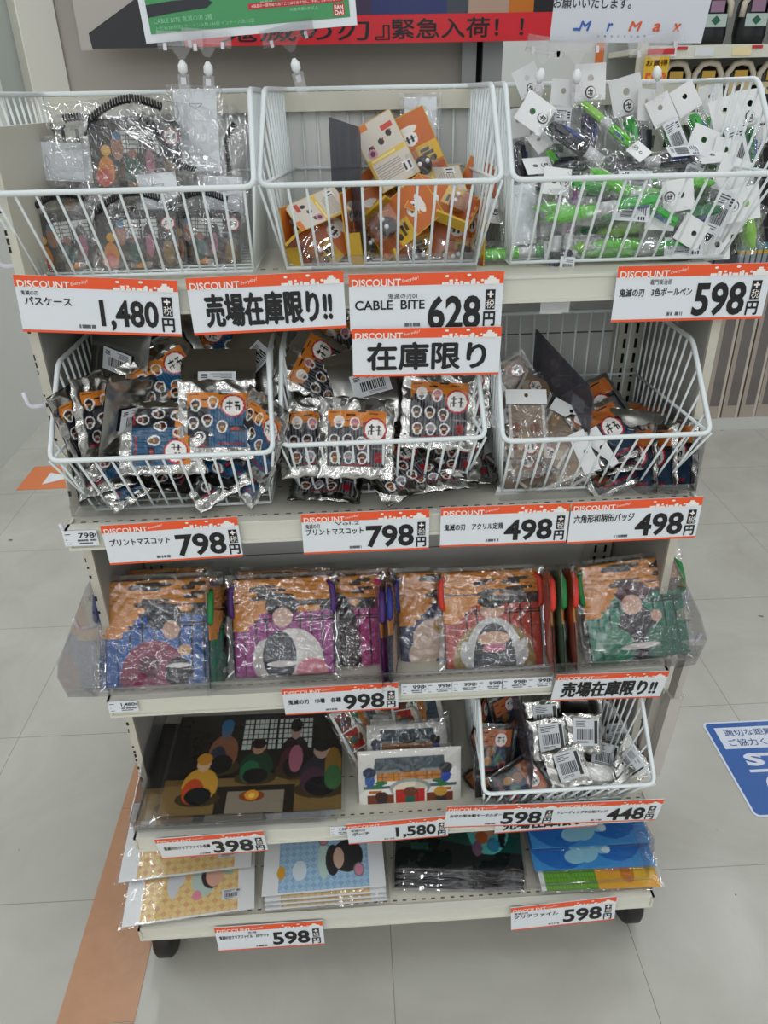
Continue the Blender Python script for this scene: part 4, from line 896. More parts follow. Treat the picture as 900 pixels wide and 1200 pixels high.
def clear_file(w_,h_,paint,seed=0,name='clear_file',film=True,curl=.0,code=False):
    t=thing(name,'x','clear file')
    cv=paint(); X=(cv.U-.5)*w_; Y=(cv.V-.5)*h_; Z=np.full_like(X,.0006)+curl*(2*np.abs(cv.V-.5))**2
    mb=MB(); mb.surf(X,Y,Z,cv.C); b=len(mb.f); C2=cv.C*.8; mb.surf(X,Y,Z-.0014,C2); mb.f[b:]=[q[::-1] for q in mb.f[b:]]
    ny,nx=X.shape; per=[i for i in range(nx)]+[j*nx+nx-1 for j in range(1,ny)]+[(ny-1)*nx+i for i in range(nx-2,-1,-1)]+[j*nx for j in range(ny-2,0,-1)]; N=nx*ny; L_=len(per)
    mb.f+=[(per[k],per[k]+N,per[(k+1)%L_]+N,per[(k+1)%L_]) for k in range(L_)]
    mb.build('printed_sheet',M_gloss,t,False,True)
    if code: code_label(t,.32*w_,-.30*h_,.034,.020,.0014,4)
    if film: pillow('clear_sleeve',M_sheetfilm,t,w_+.012,h_+.010,.0022,None,seed,.0009,0,colors=False,nx=90,ny=64,pw=10,nc=4)
    return t
def room_paint():
    cv=Cv(190,140,'#211c18')
    cv.rect(0,0,1,.33,'#7a6238'); cv.m((cv.V<.33)&(cv.V>.27)&(np.abs(cv.U-.5)>.2),'#655029')
    cv.rect(0,.33,1,.36,'#120f0d'); cv.rect(.30,.0,.74,.25,'#231c17'); cv.rect(.36,.0,.68,.20,'#8c8271'); cv.ell(.50,.15,.07,.05,'#8a3d18'); cv.ell(.50,.16,.04,.045,'#e59a2b'); cv.ell(.5,.155,.018,.025,'#f2d060')
    cv.rect(.40,.60,.82,.93,'#c6cec8'); cv.vstripes(.40,.60,.82,.93,14,.2,'#23211e'); cv.hstripes(.40,.60,.82,.93,6,.2,'#23211e'); cv.rect(.60,.60,.615,.93,'#1a1816')
    cv.rect(.22,.33,.30,1,'#2a2119'); cv.rect(.84,.33,.9,1,'#251d17'); cv.rect(0,.95,1,1,'#141110')
    # plain cushions, robes on stands and lanterns in place of the figures
    def stand(x,y,w,h,a,b,c,d):
        cv.ell(x,y+.02,w*1.25,h*.16,'#3f3018'); cv.ell(x,y+h*.32,w,h*.36,a); cv.ell(x-w*.35,y+h*.2,w*.6,h*.26,b); cv.ell(x,y+h*.1,w*.75,h*.18,'#17161a'); cv.ell(x,y+h*.80,w*.40,h*.19,c); cv.ell(x,y+h*.88,w*.44,h*.13,d)
    stand(.30,.62-.2,.085,.52,'#8a5a41','#2a3342','#57667a','#2f6d99')
    stand(.20,.12,.10,.46,'#cf9a36','#c04a24','#d8b28e','#c98b2d')
    stand(.505,.30,.095,.42,'#1d3d2c','#256b45','#b98a72','#2a1a18')
    stand(.72,.36,.085,.56,'#241a1d','#4b2529','#b08f80','#1b1517'); cv.ell(.73,.50,.04,.14,'#a96478')
    stand(.88,.17,.12,.52,'#2a2c36','#4d2f3f','#b99a88','#1a191c'); cv.ell(.95,.40,.05,.2,'#8a6a2a'); cv.ell(.95,.3,.05,.12,'#3c6b3f')
    return cv
def dark_edge_paint(): return Cv(20,20,'#1c1a19')
def plaid_paint(base,c1,c2,heart,kind):
    def f():
        cv=Cv(190,140,'#e4e6e6')
        k=(cv.U>.13)&(cv.U<.87)&(cv.V>.02)
        a=(cv.U*9+cv.V*6.5)%1; b=(cv.U*9-cv.V*6.5)%1
        cv.m(k,base); cv.m(k&(a<.5),c1); cv.m(k&(b<.5)&(a<.5),c2); cv.m(k&(b<.5)&(a>=.5),c1); cv.m(k&((np.abs(a-.75)<.04)|(np.abs(b-.75)<.04)),heart)
        if kind=='yellow':
            cv.ell(.36,.42,.05,.17,'#c9ced2'); cv.ell(.40,.50,.05,.13,'#c9ced2'); cv.ell(.36,.36,.03,.13,'#c9ced2')
            cv.ell(.60,.42,.10,.20,'#b7cbc0'); cv.ell(.66,.46,.085,.16,'#30242a'); cv.ell(.68,.46,.07,.14,'#d9a893'); cv.ell(.55,.24,.035,.06,'#d98a9c'); cv.ell(.79,.52,.05,.08,'#9fb8a6')
        else:
            cv.ell(.2,.8,.10,.14,'#d5e2ea'); cv.ell(.30,.26,.06,.12,'#d3e0e6'); cv.ell(.15,.25,.035,.08,'#d49a2e'); cv.ell(.68,.92,.04,.07,'#d49a2e')
            cv.ell(.50,.36,.05,.22,'#bcd6cc'); cv.ell(.70,.40,.13,.20,'#2b282b'); cv.ell(.575,.36,.06,.19,'#2f2b2d'); cv.ell(.625,.38,.045,.13,'#d6b29c'); cv.ell(.79,.62,.045,.085,'#8d7f86'); cv.ell(.79,.62,.033,.065,'#d58aa2'); cv.ell(.79,.22,.045,.085,'#8d7f86'); cv.ell(.79,.22,.033,.065,'#d58aa2')
            cv.ell(.42,.86,.12,.16,'#a99aa0'); cv.ell(.40,.86,.07,.13,'#d6b8a4'); cv.ell(.50,.62,.045,.08,'#8d7f86'); cv.ell(.50,.62,.033,.06,'#d58aa2')
        return cv
    return f
def blue_paint(a,b,c,d):
    def f():
        cv=Cv(110,80,a); cv.ell(.25,.5,.26,.5,b); cv.ell(.72,.6,.24,.5,b); cv.ell(.45,.35,.12,.25,c); cv.ell(.55,.45,.09,.12,d); cv.ell(.60,.33,.06,.10,c); cv.ell(.36,.2,.09,.12,c)
        cv.ell(.63,.3,.035,.06,d); k=(np.abs(cv.V-.9+.9*(cv.U-.72))<.012)&(cv.U>.74); cv.m(k,d); return cv
    return f
def split_paint():
    cv=Cv(110,60,'#5f9a2c'); cv.vstripes(0,0,.48,1,18,.3,'#78ad3c'); cv.hstripes(0,.0,.48,1,9,.25,'#548c28'); cv.rect(.48,0,1,1,'#dca12e'); cv.ell(.62,.6,.12,.3,'#dd8f4c'); cv.ell(.86,.5,.14,.4,'#e6b52a'); cv.ell(.68,.75,.04,.2,'#d9c6a0'); cv.ell(.75,.3,.06,.2,'#c9761f'); cv.rect(0,0,.04,1,'#dfe3e4'); return cv
def black_bag(seed):
    t=thing('black_file_bag','x','file bag'); cv=Cv(110,70,'#0f1414'); 
    cv.m((cv.V>.25)&(cv.U>.1)&(cv.V>.5-.3*cv.U),'#123c34'); cv.ell(.74,.58,.17,.36,'#4fa7a2'); cv.ell(.74,.72,.12,.24,'#17181a'); cv.ell(.72,.55,.075,.12,'#b98a74'); cv.ell(.69,.44,.05,.09,'#a5521f'); cv.ell(.78,.35,.05,.1,'#2f6d86'); cv.ell(.85,.6,.035,.3,'#14181a'); cv.ell(.65,.3,.04,.1,'#6a4a60'); cv.ell(.62,.6,.03,.1,'#c7a64a')
    cv.rect(.12,.26,.26,.34,'#1d3a35')
    pillow('dark_bag',M_gloss,t,.23,.16,.004,cv,seed,.0014,0,('#0d1010',0.),pw=8)
    pillow('clear_sleeve',M_film,t,.24,.17,.0055,None,seed+1,.0012,0,colors=False,pw=8,nx=40,ny=30,nf=9,fa=.10)
    return t
def bath_pouch(seed):
    t=thing('flat_pouch','x','flat pouch'); cv=Cv(120,84,'#dcdad4')
    # bathhouse front: tiled roof, lattice band, gabled porch, red curtain, brown walls
    cv.m((cv.V>.70)&(cv.V<.90)&(np.abs(cv.U-.5)<.33+.10*(.9-cv.V)),'#41545f'); cv.vstripes(.14,.70,.86,.9,26,.2,'#344650')if False else None
    k=(cv.V>.72)&(cv.V<.90)&(np.abs(cv.U-.5)<.33)&(((cv.U*34)%1)<.25); cv.m(k,'#33454f')
    cv.rect(.12,.66,.88,.70,'#8a8f8c'); cv.rect(.18,.53,.82,.66,'#c07a2a'); cv.vstripes(.18,.53,.82,.66,12,.1,'#7a4a1c'); cv.rect(.18,.59,.82,.6,'#7a4a1c')
    cv.ell(.5,.70,.10,.045,'#2a2625'); cv.ell(.5,.715,.08,.035,'#41545f')
    for q in (-.045,0,.045): cv.m((np.abs(cv.U-.5-q-.008*np.sin(cv.V*70))<.008)&(cv.V>.71)&(cv.V<.82),'#2a2625')
    cv.rect(.05,.40,.95,.45,'#46606a'); cv.rect(.08,.08,.92,.40,'#e0dcd2'); cv.rect(.08,.06,.34,.31,'#71371f'); cv.rect(.66,.06,.92,.31,'#71371f'); cv.rect(.1,.33,.22,.38,'#b0652a'); cv.rect(.78,.33,.9,.38,'#b0652a')
    cv.ell(.5,.40,.20,.15,'#8f9a96'); cv.ell(.5,.38,.17,.12,'#d8cdb8'); cv.rect(.36,.06,.64,.38,'#b3241f'); cv.vstripes(.36,.06,.64,.38,4,.06,'#7a1512'); cv.rect(.36,.06,.64,.10,'#6d7b80'); cv.rect(.34,.06,.36,.4,'#e5e0d6'); cv.rect(.64,.06,.66,.4,'#e5e0d6'); cv.rect(.42,.10,.58,.16,'#c88a3a')
    for x,y in ((.18,.44),(.22,.50),(.82,.44),(.78,.5)): cv.ell(x,y,.06,.035,'#2f6a45')
    # plain potted tubs and barrels by the walls
    for x,y,a,b in ((.11,.55,'#2a5aa0','#1f2a4a'),(.85,.58,'#2246a0','#1a1c2a'),(.22,.16,'#2a2a3a','#3a241f'),(.5,.22,'#1f5a48','#6a3324'),(.80,.2,'#2c2f3a','#c8923a')):
        cv.ell(x,y,.05,.11,a); cv.ell(x,y+.12,.065,.08,b)
    pillow('fabric_body',M_fabric,t,.150,.108,.003,cv,seed,.0005,0,('#cfcdc7',0.),pw=9)
    pillow('clear_bag',M_film,t,.158,.122,.0045,None,seed+1,.0022,0,colors=False,pw=9,nx=84,ny=66,edge=.001,nf=7,fa=.22,nc=8)
    return t
def smoked_divider(label,x,y,z,yaw,pts):
    t=thing('basket_divider',label,'divider',M=Matrix.Translation((x,y,z))@Matrix.Rotation(R(yaw),4,'Z'))
    MB().poly([(0,a,b) for a,b in pts],None,.0022).build('divider_plate',M_acrg,t)
    MB().poly([(-.012,a,b) for a,b in ((pts[0][0],pts[0][1]),(pts[1][0],pts[1][1]))]+[(.012,pts[1][0],pts[1][1]),(.012,pts[0][0],pts[0][1])],None,.0015).build('divider_foot',M_acrg,t)
    return t
smoked_divider('smoky divider standing in the top middle basket',-.019,1.062,1.187,19.5,[(0,0),(.115,0),(.115,.172),(.006,.163),(0,.155)])
smoked_divider('smoky slanted divider in the right basket of the second tier',.298,.987,.879,21,[(0,0),(.15,0),(.15,.187),(.014,.140),(0,.125)])
smoked_divider('dark smoky divider in the fourth tier basket',.238,.885,.302,5,[(0,0),(.17,0),(.17,.17),(.03,.11),(0,.08)])
# ---------------------------------------------------------------- placing goods
MAKE={'blue':(foil('blue'),5),'grey':(foil('grey'),4),'dark':(foil('dark'),3),'silver':(silver_pack,4),'key':(key_pack,3),'ruler':(ruler_pack,4),
 'pass':(pass_case,3),'bcard':(backing_card,2),'cord':(cord_bag,2),'blist':(blister('front'),3),'blistb':(blister('back'),2),
 'pgreen':(pen_pack('green'),4),'plime':(pen_pack('lime'),3),'pdark':(pen_pack('dark'),3),'pdeep':(pen_pack('deep'),3),'pviolet':(pen_pack('violet'),2),'black':(black_bag,2),'bath':(bath_pouch,2),
 'froom':(lambda s:clear_file(.300,.212,room_paint,s),1),'fdark':(lambda s:clear_file(.300,.212,dark_edge_paint,s),1),
 'fyel':(lambda s:clear_file(.225,.165,plaid_paint('#dfb866','#e0c78c','#d9a674','#dfc590','yellow'),s,code=True),1),'fblu':(lambda s:clear_file(.215,.165,plaid_paint('#8fb4d2','#a9cbe0','#8fb0d6','#9bbcd9','blue'),s),1),
 'fsky':(lambda s:clear_file(.215,.120,blue_paint('#3f8fd0','#1f68b8','#8ec4d8','#cfe6ea'),s),1),'fsplit':(lambda s:clear_file(.215,.10,split_paint,s),1)}
for k in POUCH: MAKE['d'+k]=(drawstring(k),2)
PROTO={}; CNT={}
def put(kind,label,x,y,z,roll,tilt,yaw,group=None,s=1.,spin=0):
    fn,nv=MAKE[kind]; i=CNT.get(kind,0); CNT[kind]=i+1; key=(kind,i%nv)
    M=pose(x,y,z,roll,tilt,yaw,spin)@Matrix.Scale(s,4)
    if key not in PROTO:
        t=fn(i%nv*3+1); PROTO[key]=t; t.matrix_world=M; t['label']=label
        if group: t['group']=group
        return t
    return copy_tree(PROTO[key],M,label,group)
put('dblue','drawstring pouch with maroon shape on blue lattice, leftmost on third shelf',-0.365,0.9733,0.6383,0,55,0,'drawstring pouches in clear bags on the third shelf',1.066,0)
put('dblue','blue drawstring pouch peeking out behind the leftmost one on third shelf',-0.384,1.0017,0.6163,0,55,0,'drawstring pouches in clear bags on the third shelf',1.096,0)
put('dpurple','drawstring pouch with a pale fan shape on purple lattice, second shelf pouch from left',-0.17,0.9732,0.64,0,56,0,'drawstring pouches in clear bags on the third shelf',0.965,0)
put('dpink','drawstring pouch with black shape on pink lattice, half behind the purple one',-0.094,0.9944,0.6218,0,56,0,'drawstring pouches in clear bags on the third shelf',0.992,0)
put('dnavy','drawstring pouch with navy lattice, half behind the orange red one',0.103,0.9952,0.6174,0,56,0,'drawstring pouches in clear bags on the third shelf',1.025,0)
put('dred','drawstring pouch with olive and grey shape on orange red lattice',0.169,0.9725,0.6353,0,56,0,'drawstring pouches in clear bags on the third shelf',0.964,0)
put('dteal','drawstring pouch with dark shape on teal lattice, rightmost on third shelf',0.402,0.9689,0.6416,4,57,2,'drawstring pouches in clear bags on the third shelf',1.008,0)
put('dteal','drawstring pouch standing edge on between the blue and purple ones',-0.267,0.9894,0.6186,0,55,0,'drawstring pouches in clear bags on the third shelf',0.98,82)
put('dpurple','drawstring pouch standing edge on between the pink and navy ones',-0.004,0.9894,0.6056,0,55,0,'drawstring pouches in clear bags on the third shelf',0.98,82)
put('dnavy','drawstring pouch standing edge on between the navy pouch and the pink ones',0.008,0.9894,0.6106,0,55,0,'drawstring pouches in clear bags on the third shelf',0.98,82)
put('dred','drawstring pouch edge on left of the teal one, nearest the orange red pouch',0.264,0.9833,0.6194,0,56,0,'drawstring pouches in clear bags on the third shelf',0.98,80)
put('dteal','drawstring pouch edge on left of the teal one, in the middle of the gap',0.281,0.9833,0.6224,0,56,0,'drawstring pouches in clear bags on the third shelf',0.98,80)
put('dred','drawstring pouch edge on left of the teal one, nearest the teal pouch',0.299,0.9833,0.6244,0,56,0,'drawstring pouches in clear bags on the third shelf',0.98,80)
put('dteal','drawstring pouch at the rear of the third shelf, behind the front row',-0.391,1.0742,0.6007,0,56,0,'drawstring pouches stacked at the rear of the third shelf',1.0,0)
put('dnavy','drawstring pouch at the rear of the third shelf, behind the front row',-0.179,1.0742,0.5867,0,56,0,'drawstring pouches stacked at the rear of the third shelf',1.0,0)
put('dblue','drawstring pouch at the rear of the third shelf, behind the front row',-0.067,1.0742,0.5797,0,56,0,'drawstring pouches stacked at the rear of the third shelf',1.0,0)
put('dpurple','drawstring pouch at the rear of the third shelf, behind the front row',0.107,1.0742,0.5677,0,56,0,'drawstring pouches stacked at the rear of the third shelf',1.0,0)
put('dpink','drawstring pouch at the rear of the third shelf, behind the front row',0.192,1.0742,0.5617,0,56,0,'drawstring pouches stacked at the rear of the third shelf',1.0,0)
put('dred','drawstring pouch at the rear of the third shelf, behind the front row',0.434,1.0742,0.5457,0,56,0,'drawstring pouches stacked at the rear of the third shelf',1.0,0)
put('blue','foil pouch facing front, topmost in the middle of the second tier left basket',-0.23,0.975,0.998,-4,55,6,'blue and orange foil pouches in the left basket of the second tier',1.0,0)
put('blue','foil pouch turned sideways with its mark low, left of the front facing one',-0.304,0.955,0.985,-95,50,8,'blue and orange foil pouches in the left basket of the second tier',1.0,0)
put('blue','foil pouch with orange corner rising behind the front facing one',-0.298,1.02,1.039,28,55,5,'blue and orange foil pouches in the left basket of the second tier',1.0,0)
put('blue','foil pouch tilted in diamond position against the front wires of the left basket',-0.246,0.97,0.931,33,48,-4,'blue and orange foil pouches in the left basket of the second tier',0.92,0)
put('blue','foil pouch lying at the front left corner behind the wires, orange side right',-0.364,0.975,0.932,-62,48,10,'blue and orange foil pouches in the left basket of the second tier',0.9,0)
put('blue','foil pouch folded upright with white code label, far left of the left basket',-0.397,0.955,1.013,5,80,62,'blue and orange foil pouches in the left basket of the second tier',0.95,0)
put('blue','foil pouch standing edge on beside the folded one at left',-0.372,0.965,1.013,-12,80,55,'blue and orange foil pouches in the left basket of the second tier',0.95,0)
put('blue','foil pouch silver back crumpled upright at the rear left of the left basket',-0.368,1.05,1.06,10,80,-30,'blue and orange foil pouches in the left basket of the second tier',1.0,180)
put('blue','foil pouch silver back standing left of the sideways pouch',-0.35,0.975,1.006,12,78,-118,'blue and orange foil pouches in the left basket of the second tier',1.0,0)
put('blue','foil pouch at the right wall of the left basket, turned inward',-0.171,0.95,0.981,-8,70,-52,'blue and orange foil pouches in the left basket of the second tier',1.0,0)
put('blue','foil pouch lying silver side up with code label, above the front facing one',-0.23,1.01,1.035,2,50,0,'blue and orange foil pouches in the left basket of the second tier',1.0,180)
put('blue','foil pouch silver back leaning at rear, left of centre in the left basket',-0.306,1.07,1.073,-25,70,-10,'blue and orange foil pouches in the left basket of the second tier',1.0,180)
put('blue','foil pouch dark print leaning at the rear centre of the left basket',-0.227,1.08,1.067,80,55,0,'blue and orange foil pouches in the left basket of the second tier',0.95,0)
put('blue','foil pouch silver back leaning at the rear right of the left basket',-0.18,1.06,1.05,-50,55,-10,'blue and orange foil pouches in the left basket of the second tier',1.0,180)
put('blue','foil pouch under the front facing one, orange edge showing',-0.254,1.0,1.017,15,45,0,'blue and orange foil pouches in the left basket of the second tier',1.0,0)
put('blue','foil pouch at front right behind the wires of the left basket',-0.192,0.968,0.931,-20,60,-35,'blue and orange foil pouches in the left basket of the second tier',0.85,0)
put('blue','foil pouch buried in the pile of the second tier left basket',-0.391,0.99,0.936,20,20,0,'buried pouches of the left basket',1.0,0)
put('blue','foil pouch buried in the pile of the second tier left basket',-0.308,0.99,0.926,70,10,0,'buried pouches of the left basket',1.0,0)
put('blue','foil pouch buried in the pile of the second tier left basket',-0.236,1.0,0.932,-30,15,0,'buried pouches of the left basket',1.0,0)
put('blue','foil pouch buried in the pile of the second tier left basket',-0.347,1.06,0.998,40,30,0,'buried pouches of the left basket',1.0,0)
put('blue','foil pouch buried in the pile of the second tier left basket',-0.261,1.09,1.024,-20,50,0,'buried pouches of the left basket',1.0,180)
put('blue','foil pouch buried in the pile of the second tier left basket',-0.198,1.06,0.992,15,30,0,'buried pouches of the left basket',1.0,0)
put('blue','foil pouch buried in the pile of the second tier left basket',-0.314,1.11,1.033,30,55,0,'buried pouches of the left basket',1.0,180)
put('blue','foil pouch buried in the pile of the second tier left basket',-0.225,1.11,1.029,0,55,0,'buried pouches of the left basket',1.0,180)
put('grey','foil pouch with its mark at the top left, upright at right in the centre basket',0.077,0.985,0.997,-4,62,-2,'grey striped foil pouches in the centre basket of the second tier',1.0,0)
put('grey','foil pouch facing front at left in the centre basket, nearest the wires',-0.04,0.955,0.972,-6,58,4,'grey striped foil pouches in the centre basket of the second tier',1.0,0)
put('grey','foil pouch partly hidden behind the left front one in the centre basket',-0.097,0.97,0.969,-2,60,8,'grey striped foil pouches in the centre basket of the second tier',0.98,0)
put('grey','foil pouch dark and tilted high at the rear left of the centre basket',-0.087,1.05,1.04,48,60,25,'grey striped foil pouches in the centre basket of the second tier',0.98,0)
put('grey','foil pouch silver back with a white label between the two front grey ones',-0.016,1.02,1.023,-14,55,0,'grey striped foil pouches in the centre basket of the second tier',1.05,180)
put('grey','foil pouch with orange edge peeking behind the upright right one',0.108,1.03,1.011,-3,62,0,'grey striped foil pouches in the centre basket of the second tier',0.98,0)
put('grey','foil pouch lying flat at the front right of the centre basket, silver edge forward',0.072,0.975,0.912,4,12,4,'grey striped foil pouches in the centre basket of the second tier',0.98,0)
put('grey','foil pouch second from the bottom at the front right of the centre basket',0.094,1.0,0.926,-8,22,-6,'grey striped foil pouches in the centre basket of the second tier',0.98,0)
put('grey','foil pouch crumpled low at the front centre of the centre basket',0.016,0.975,0.918,30,30,0,'grey striped foil pouches in the centre basket of the second tier',0.98,0)
put('grey','foil pouch lying low at the front left of the centre basket',-0.083,0.985,0.903,-8,14,0,'grey striped foil pouches in the centre basket of the second tier',0.98,0)
put('grey','foil pouch dark, standing at the rear centre under the 在庫限り card',-0.043,1.1,1.059,10,75,0,'grey striped foil pouches in the centre basket of the second tier',0.98,0)
put('grey','foil pouch silver, standing at the rear right under the 在庫限り card',0.071,1.09,1.025,-12,70,-10,'grey striped foil pouches in the centre basket of the second tier',0.98,180)
put('grey','foil pouch buried in the pile of the second tier centre basket',-0.061,1.03,0.958,0,30,0,'buried pouches of the centre basket',1.0,0)
put('grey','foil pouch buried in the pile of the second tier centre basket',0.028,1.04,0.95,30,30,0,'buried pouches of the centre basket',1.0,0)
put('grey','foil pouch buried in the pile of the second tier centre basket',0.095,1.06,0.939,-20,30,0,'buried pouches of the centre basket',1.0,0)
put('grey','foil pouch buried in the pile of the second tier centre basket',-0.071,1.11,1.01,10,60,0,'buried pouches of the centre basket',1.0,0)
put('grey','foil pouch buried in the pile of the second tier centre basket',0.02,1.11,1.006,-10,60,0,'buried pouches of the centre basket',1.0,0)
put('grey','foil pouch buried in the pile of the second tier centre basket',0.116,1.02,0.899,0,10,0,'buried pouches of the centre basket',1.0,0)
put('dark','dark pouch with round mark lying front of the smoky divider',0.329,1.0,0.943,18,35,10,'dark printed pouches right of the divider in the second tier',0.9,0)
put('dark','dark pouch with round mark low behind the wires, right of divider',0.327,0.98,0.911,22,45,0,'dark printed pouches right of the divider in the second tier',0.9,0)
put('dark','dark pouch with orange top at the rear, right of divider',0.333,1.06,0.957,25,40,0,'dark printed pouches right of the divider in the second tier',0.9,0)
put('dark','dark pouch on edge leaning, first right of the round mark one',0.368,0.985,0.904,28,74,-68,'dark printed pouches right of the divider in the second tier',0.9,0)
put('dark','dark pouch on edge leaning, second right of the round mark one',0.393,0.985,0.905,24,75,-66,'dark printed pouches right of the divider in the second tier',0.9,0)
put('dark','dark pouch on edge leaning, third right of the round mark one',0.421,0.985,0.912,20,76,-64,'dark printed pouches right of the divider in the second tier',0.9,0)
put('dark','pouch with a white code label up, at right of the divider',0.377,1.0,0.929,8,55,0,'dark printed pouches right of the divider in the second tier',0.85,180)
put('dark','dark pouch lying behind the white labelled one',0.394,1.06,0.934,-15,20,0,'dark printed pouches right of the divider in the second tier',0.9,0)
put('dark','dark pouch buried in the pile right of the divider',0.343,1.0,0.912,10,10,0,'buried dark pouches',0.9,0)
put('dark','dark pouch buried in the pile right of the divider',0.403,1.02,0.908,-10,12,0,'buried dark pouches',0.9,0)
put('dark','dark pouch buried in the pile right of the divider',0.334,1.05,0.905,30,12,0,'buried dark pouches',0.9,0)
put('ruler','ruler packet with crinkled bag standing at the rear left corner of right basket',0.194,1.1,0.996,120,65,0,'brown ruler packets left of the divider in the second tier',0.85,0)
put('ruler','ruler packet lying behind the topmost white header, left of divider',0.229,1.07,0.974,150,45,0,'brown ruler packets left of the divider in the second tier',0.85,0)
put('ruler','ruler packet with its white header level at the middle, left of divider',0.206,0.985,0.959,-3,50,2,'brown ruler packets left of the divider in the second tier',0.86,0)
put('ruler','ruler packet turned right with a pale corner against the divider',0.255,1.03,0.948,-58,38,0,'brown ruler packets left of the divider in the second tier',0.86,0)
put('ruler','ruler packet with round mark low at left, left of divider',0.197,0.985,0.934,12,45,4,'brown ruler packets left of the divider in the second tier',0.86,0)
put('ruler','ruler packet beside the divider foot, header to the right',0.248,0.99,0.942,-35,40,0,'brown ruler packets left of the divider in the second tier',0.86,0)
put('ruler','ruler packet hanging through front wires, leftmost white header',0.207,0.975,0.908,160,75,0,'brown ruler packets left of the divider in the second tier',0.9,0)
put('ruler','ruler packet leaning on front wires, white header slanting right',0.241,0.975,0.904,-55,60,-30,'brown ruler packets left of the divider in the second tier',0.9,0)
put('ruler','ruler packet leaning on front wires, nearest the divider',0.269,0.978,0.901,-48,62,-30,'brown ruler packets left of the divider in the second tier',0.9,0)
put('ruler','ruler packet lying at the rear against the back wires, left of divider',0.262,1.1,0.952,75,35,0,'brown ruler packets left of the divider in the second tier',0.86,0)
put('ruler','ruler packet at left wall of the right basket',0.183,1.03,0.955,20,55,20,'brown ruler packets left of the divider in the second tier',0.86,0)
put('ruler','ruler packet buried in the pile left of the divider',0.203,1.0,0.898,30,12,0,'buried ruler packets',1.0,0)
put('ruler','ruler packet buried in the pile left of the divider',0.25,1.01,0.905,70,12,0,'buried ruler packets',1.0,0)
put('ruler','ruler packet buried in the pile left of the divider',0.229,1.1,0.931,20,20,0,'buried ruler packets',1.0,0)
put('ruler','ruler packet buried in the pile left of the divider',0.256,1.06,0.911,-30,15,0,'buried ruler packets',1.0,0)
put('pass','pass case showing a room picture, highest in the top left basket',-0.316,1.12,1.322,-2,80,0,'pass cases with coiled cords in clear bags',1.1,0)
put('pass','pass case low at the left behind the wires of the top left basket',-0.411,1.075,1.222,3,78,5,'pass cases with coiled cords in clear bags',0.98,0)
put('pass','pass case low at the centre behind the wires of the top left basket',-0.319,1.065,1.223,0,78,0,'pass cases with coiled cords in clear bags',0.98,0)
put('pass','pass case low at the right behind the wires of the top left basket',-0.236,1.085,1.221,-4,78,-5,'pass cases with coiled cords in clear bags',0.95,0)
put('pass','pass case standing at the rear of the top left basket',-0.396,1.17,1.272,5,82,0,'pass cases with coiled cords in clear bags',1.0,0)
put('bcard','white backing card standing tall at right in the top left basket',-0.235,1.135,1.346,-2,83,0,'white backing cards in clear bags',0.93,0)
put('bcard','white backing card low at the right end of the top left basket',-0.21,1.115,1.246,-3,80,-8,'white backing cards in clear bags',0.9,0)
put('bcard','white backing card between the two low right pass cases',-0.288,1.095,1.256,4,80,0,'white backing cards in clear bags',0.85,0)
put('bcard','pale backing card lying sideways at left in the top left basket',-0.413,1.14,1.313,86,78,10,'white backing cards in clear bags',0.8,0)
put('cord','bagged black cord along the rear rim of the top left basket',-0.356,1.15,1.36,4,72,0,'coiled black lanyards in clear bags',1.0,0)
put('cord','bagged black cord low at left in the top left basket',-0.402,1.11,1.271,-20,70,0,'coiled black lanyards in clear bags',0.85,0)
put('cord','bagged cord crossing the highest pass case',-0.272,1.105,1.331,-38,78,0,'coiled black lanyards in clear bags',0.8,0)
put('cord','bagged cord at the right end of the top left basket',-0.199,1.15,1.313,70,78,0,'coiled black lanyards in clear bags',0.8,0)
put('blistb','blister pack with pale printed back tilted left of the top divider',-0.079,1.075,1.254,118,38,0,'orange blister packs in the top middle basket',0.72,0)
put('blistb','blister pack with pale printed back high, right of the top divider',0.017,1.13,1.317,28,74,-5,'orange blister packs in the top middle basket',0.85,0)
put('blist','orange blister pack with yellow panel, highest at right of the pale back',0.06,1.15,1.314,24,76,0,'orange blister packs in the top middle basket',0.95,0)
put('blist','orange blister pack tilted level behind the front wires at right',0.09,1.075,1.256,62,45,0,'orange blister packs in the top middle basket',0.85,0)
put('blistb','blister pack with a pale top lying behind the rim at centre right',0.078,1.12,1.28,95,30,0,'orange blister packs in the top middle basket',0.85,0)
put('blist','orange blister pack on edge with gold side at the centre',0.035,1.075,1.239,-48,70,-30,'orange blister packs in the top middle basket',0.95,0)
put('blist','orange blister pack on edge at the far right, gold edge outward',0.13,1.075,1.209,8,85,-68,'orange blister packs in the top middle basket',0.95,0)
put('blist','orange blister pack with its charm low at right, behind wires',0.107,1.085,1.203,-10,75,-15,'orange blister packs in the top middle basket',0.95,0)
put('blist','orange blister pack with its charm low at the centre, behind wires',0.045,1.085,1.204,12,75,15,'orange blister packs in the top middle basket',0.95,0)
put('blist','blister pack on edge, gold side up beside the top divider',-0.033,1.085,1.226,4,85,70,'orange blister packs in the top middle basket',0.95,0)
put('blist','blister pack slanting with gold band at the low left',-0.072,1.075,1.213,-50,70,10,'orange blister packs in the top middle basket',0.95,0)
put('blist','blister pack on edge at the left wall, low behind wires',-0.108,1.09,1.208,2,85,60,'orange blister packs in the top middle basket',0.95,0)
put('blist','orange blister pack standing at the rear right with brown box side',0.141,1.13,1.252,-20,75,-30,'orange blister packs in the top middle basket',0.95,0)
put('bcard','white hanging card with a slot at the rear of the top middle basket',0.07,1.19,1.342,0,86,0,None,0.75,0)
put('blist','orange blister pack buried low in the top middle basket',-0.0,1.12,1.229,20,60,0,'buried blister packs',0.9,0)
put('blist','orange blister pack buried low in the top middle basket',0.073,1.13,1.223,-25,60,0,'buried blister packs',0.9,0)
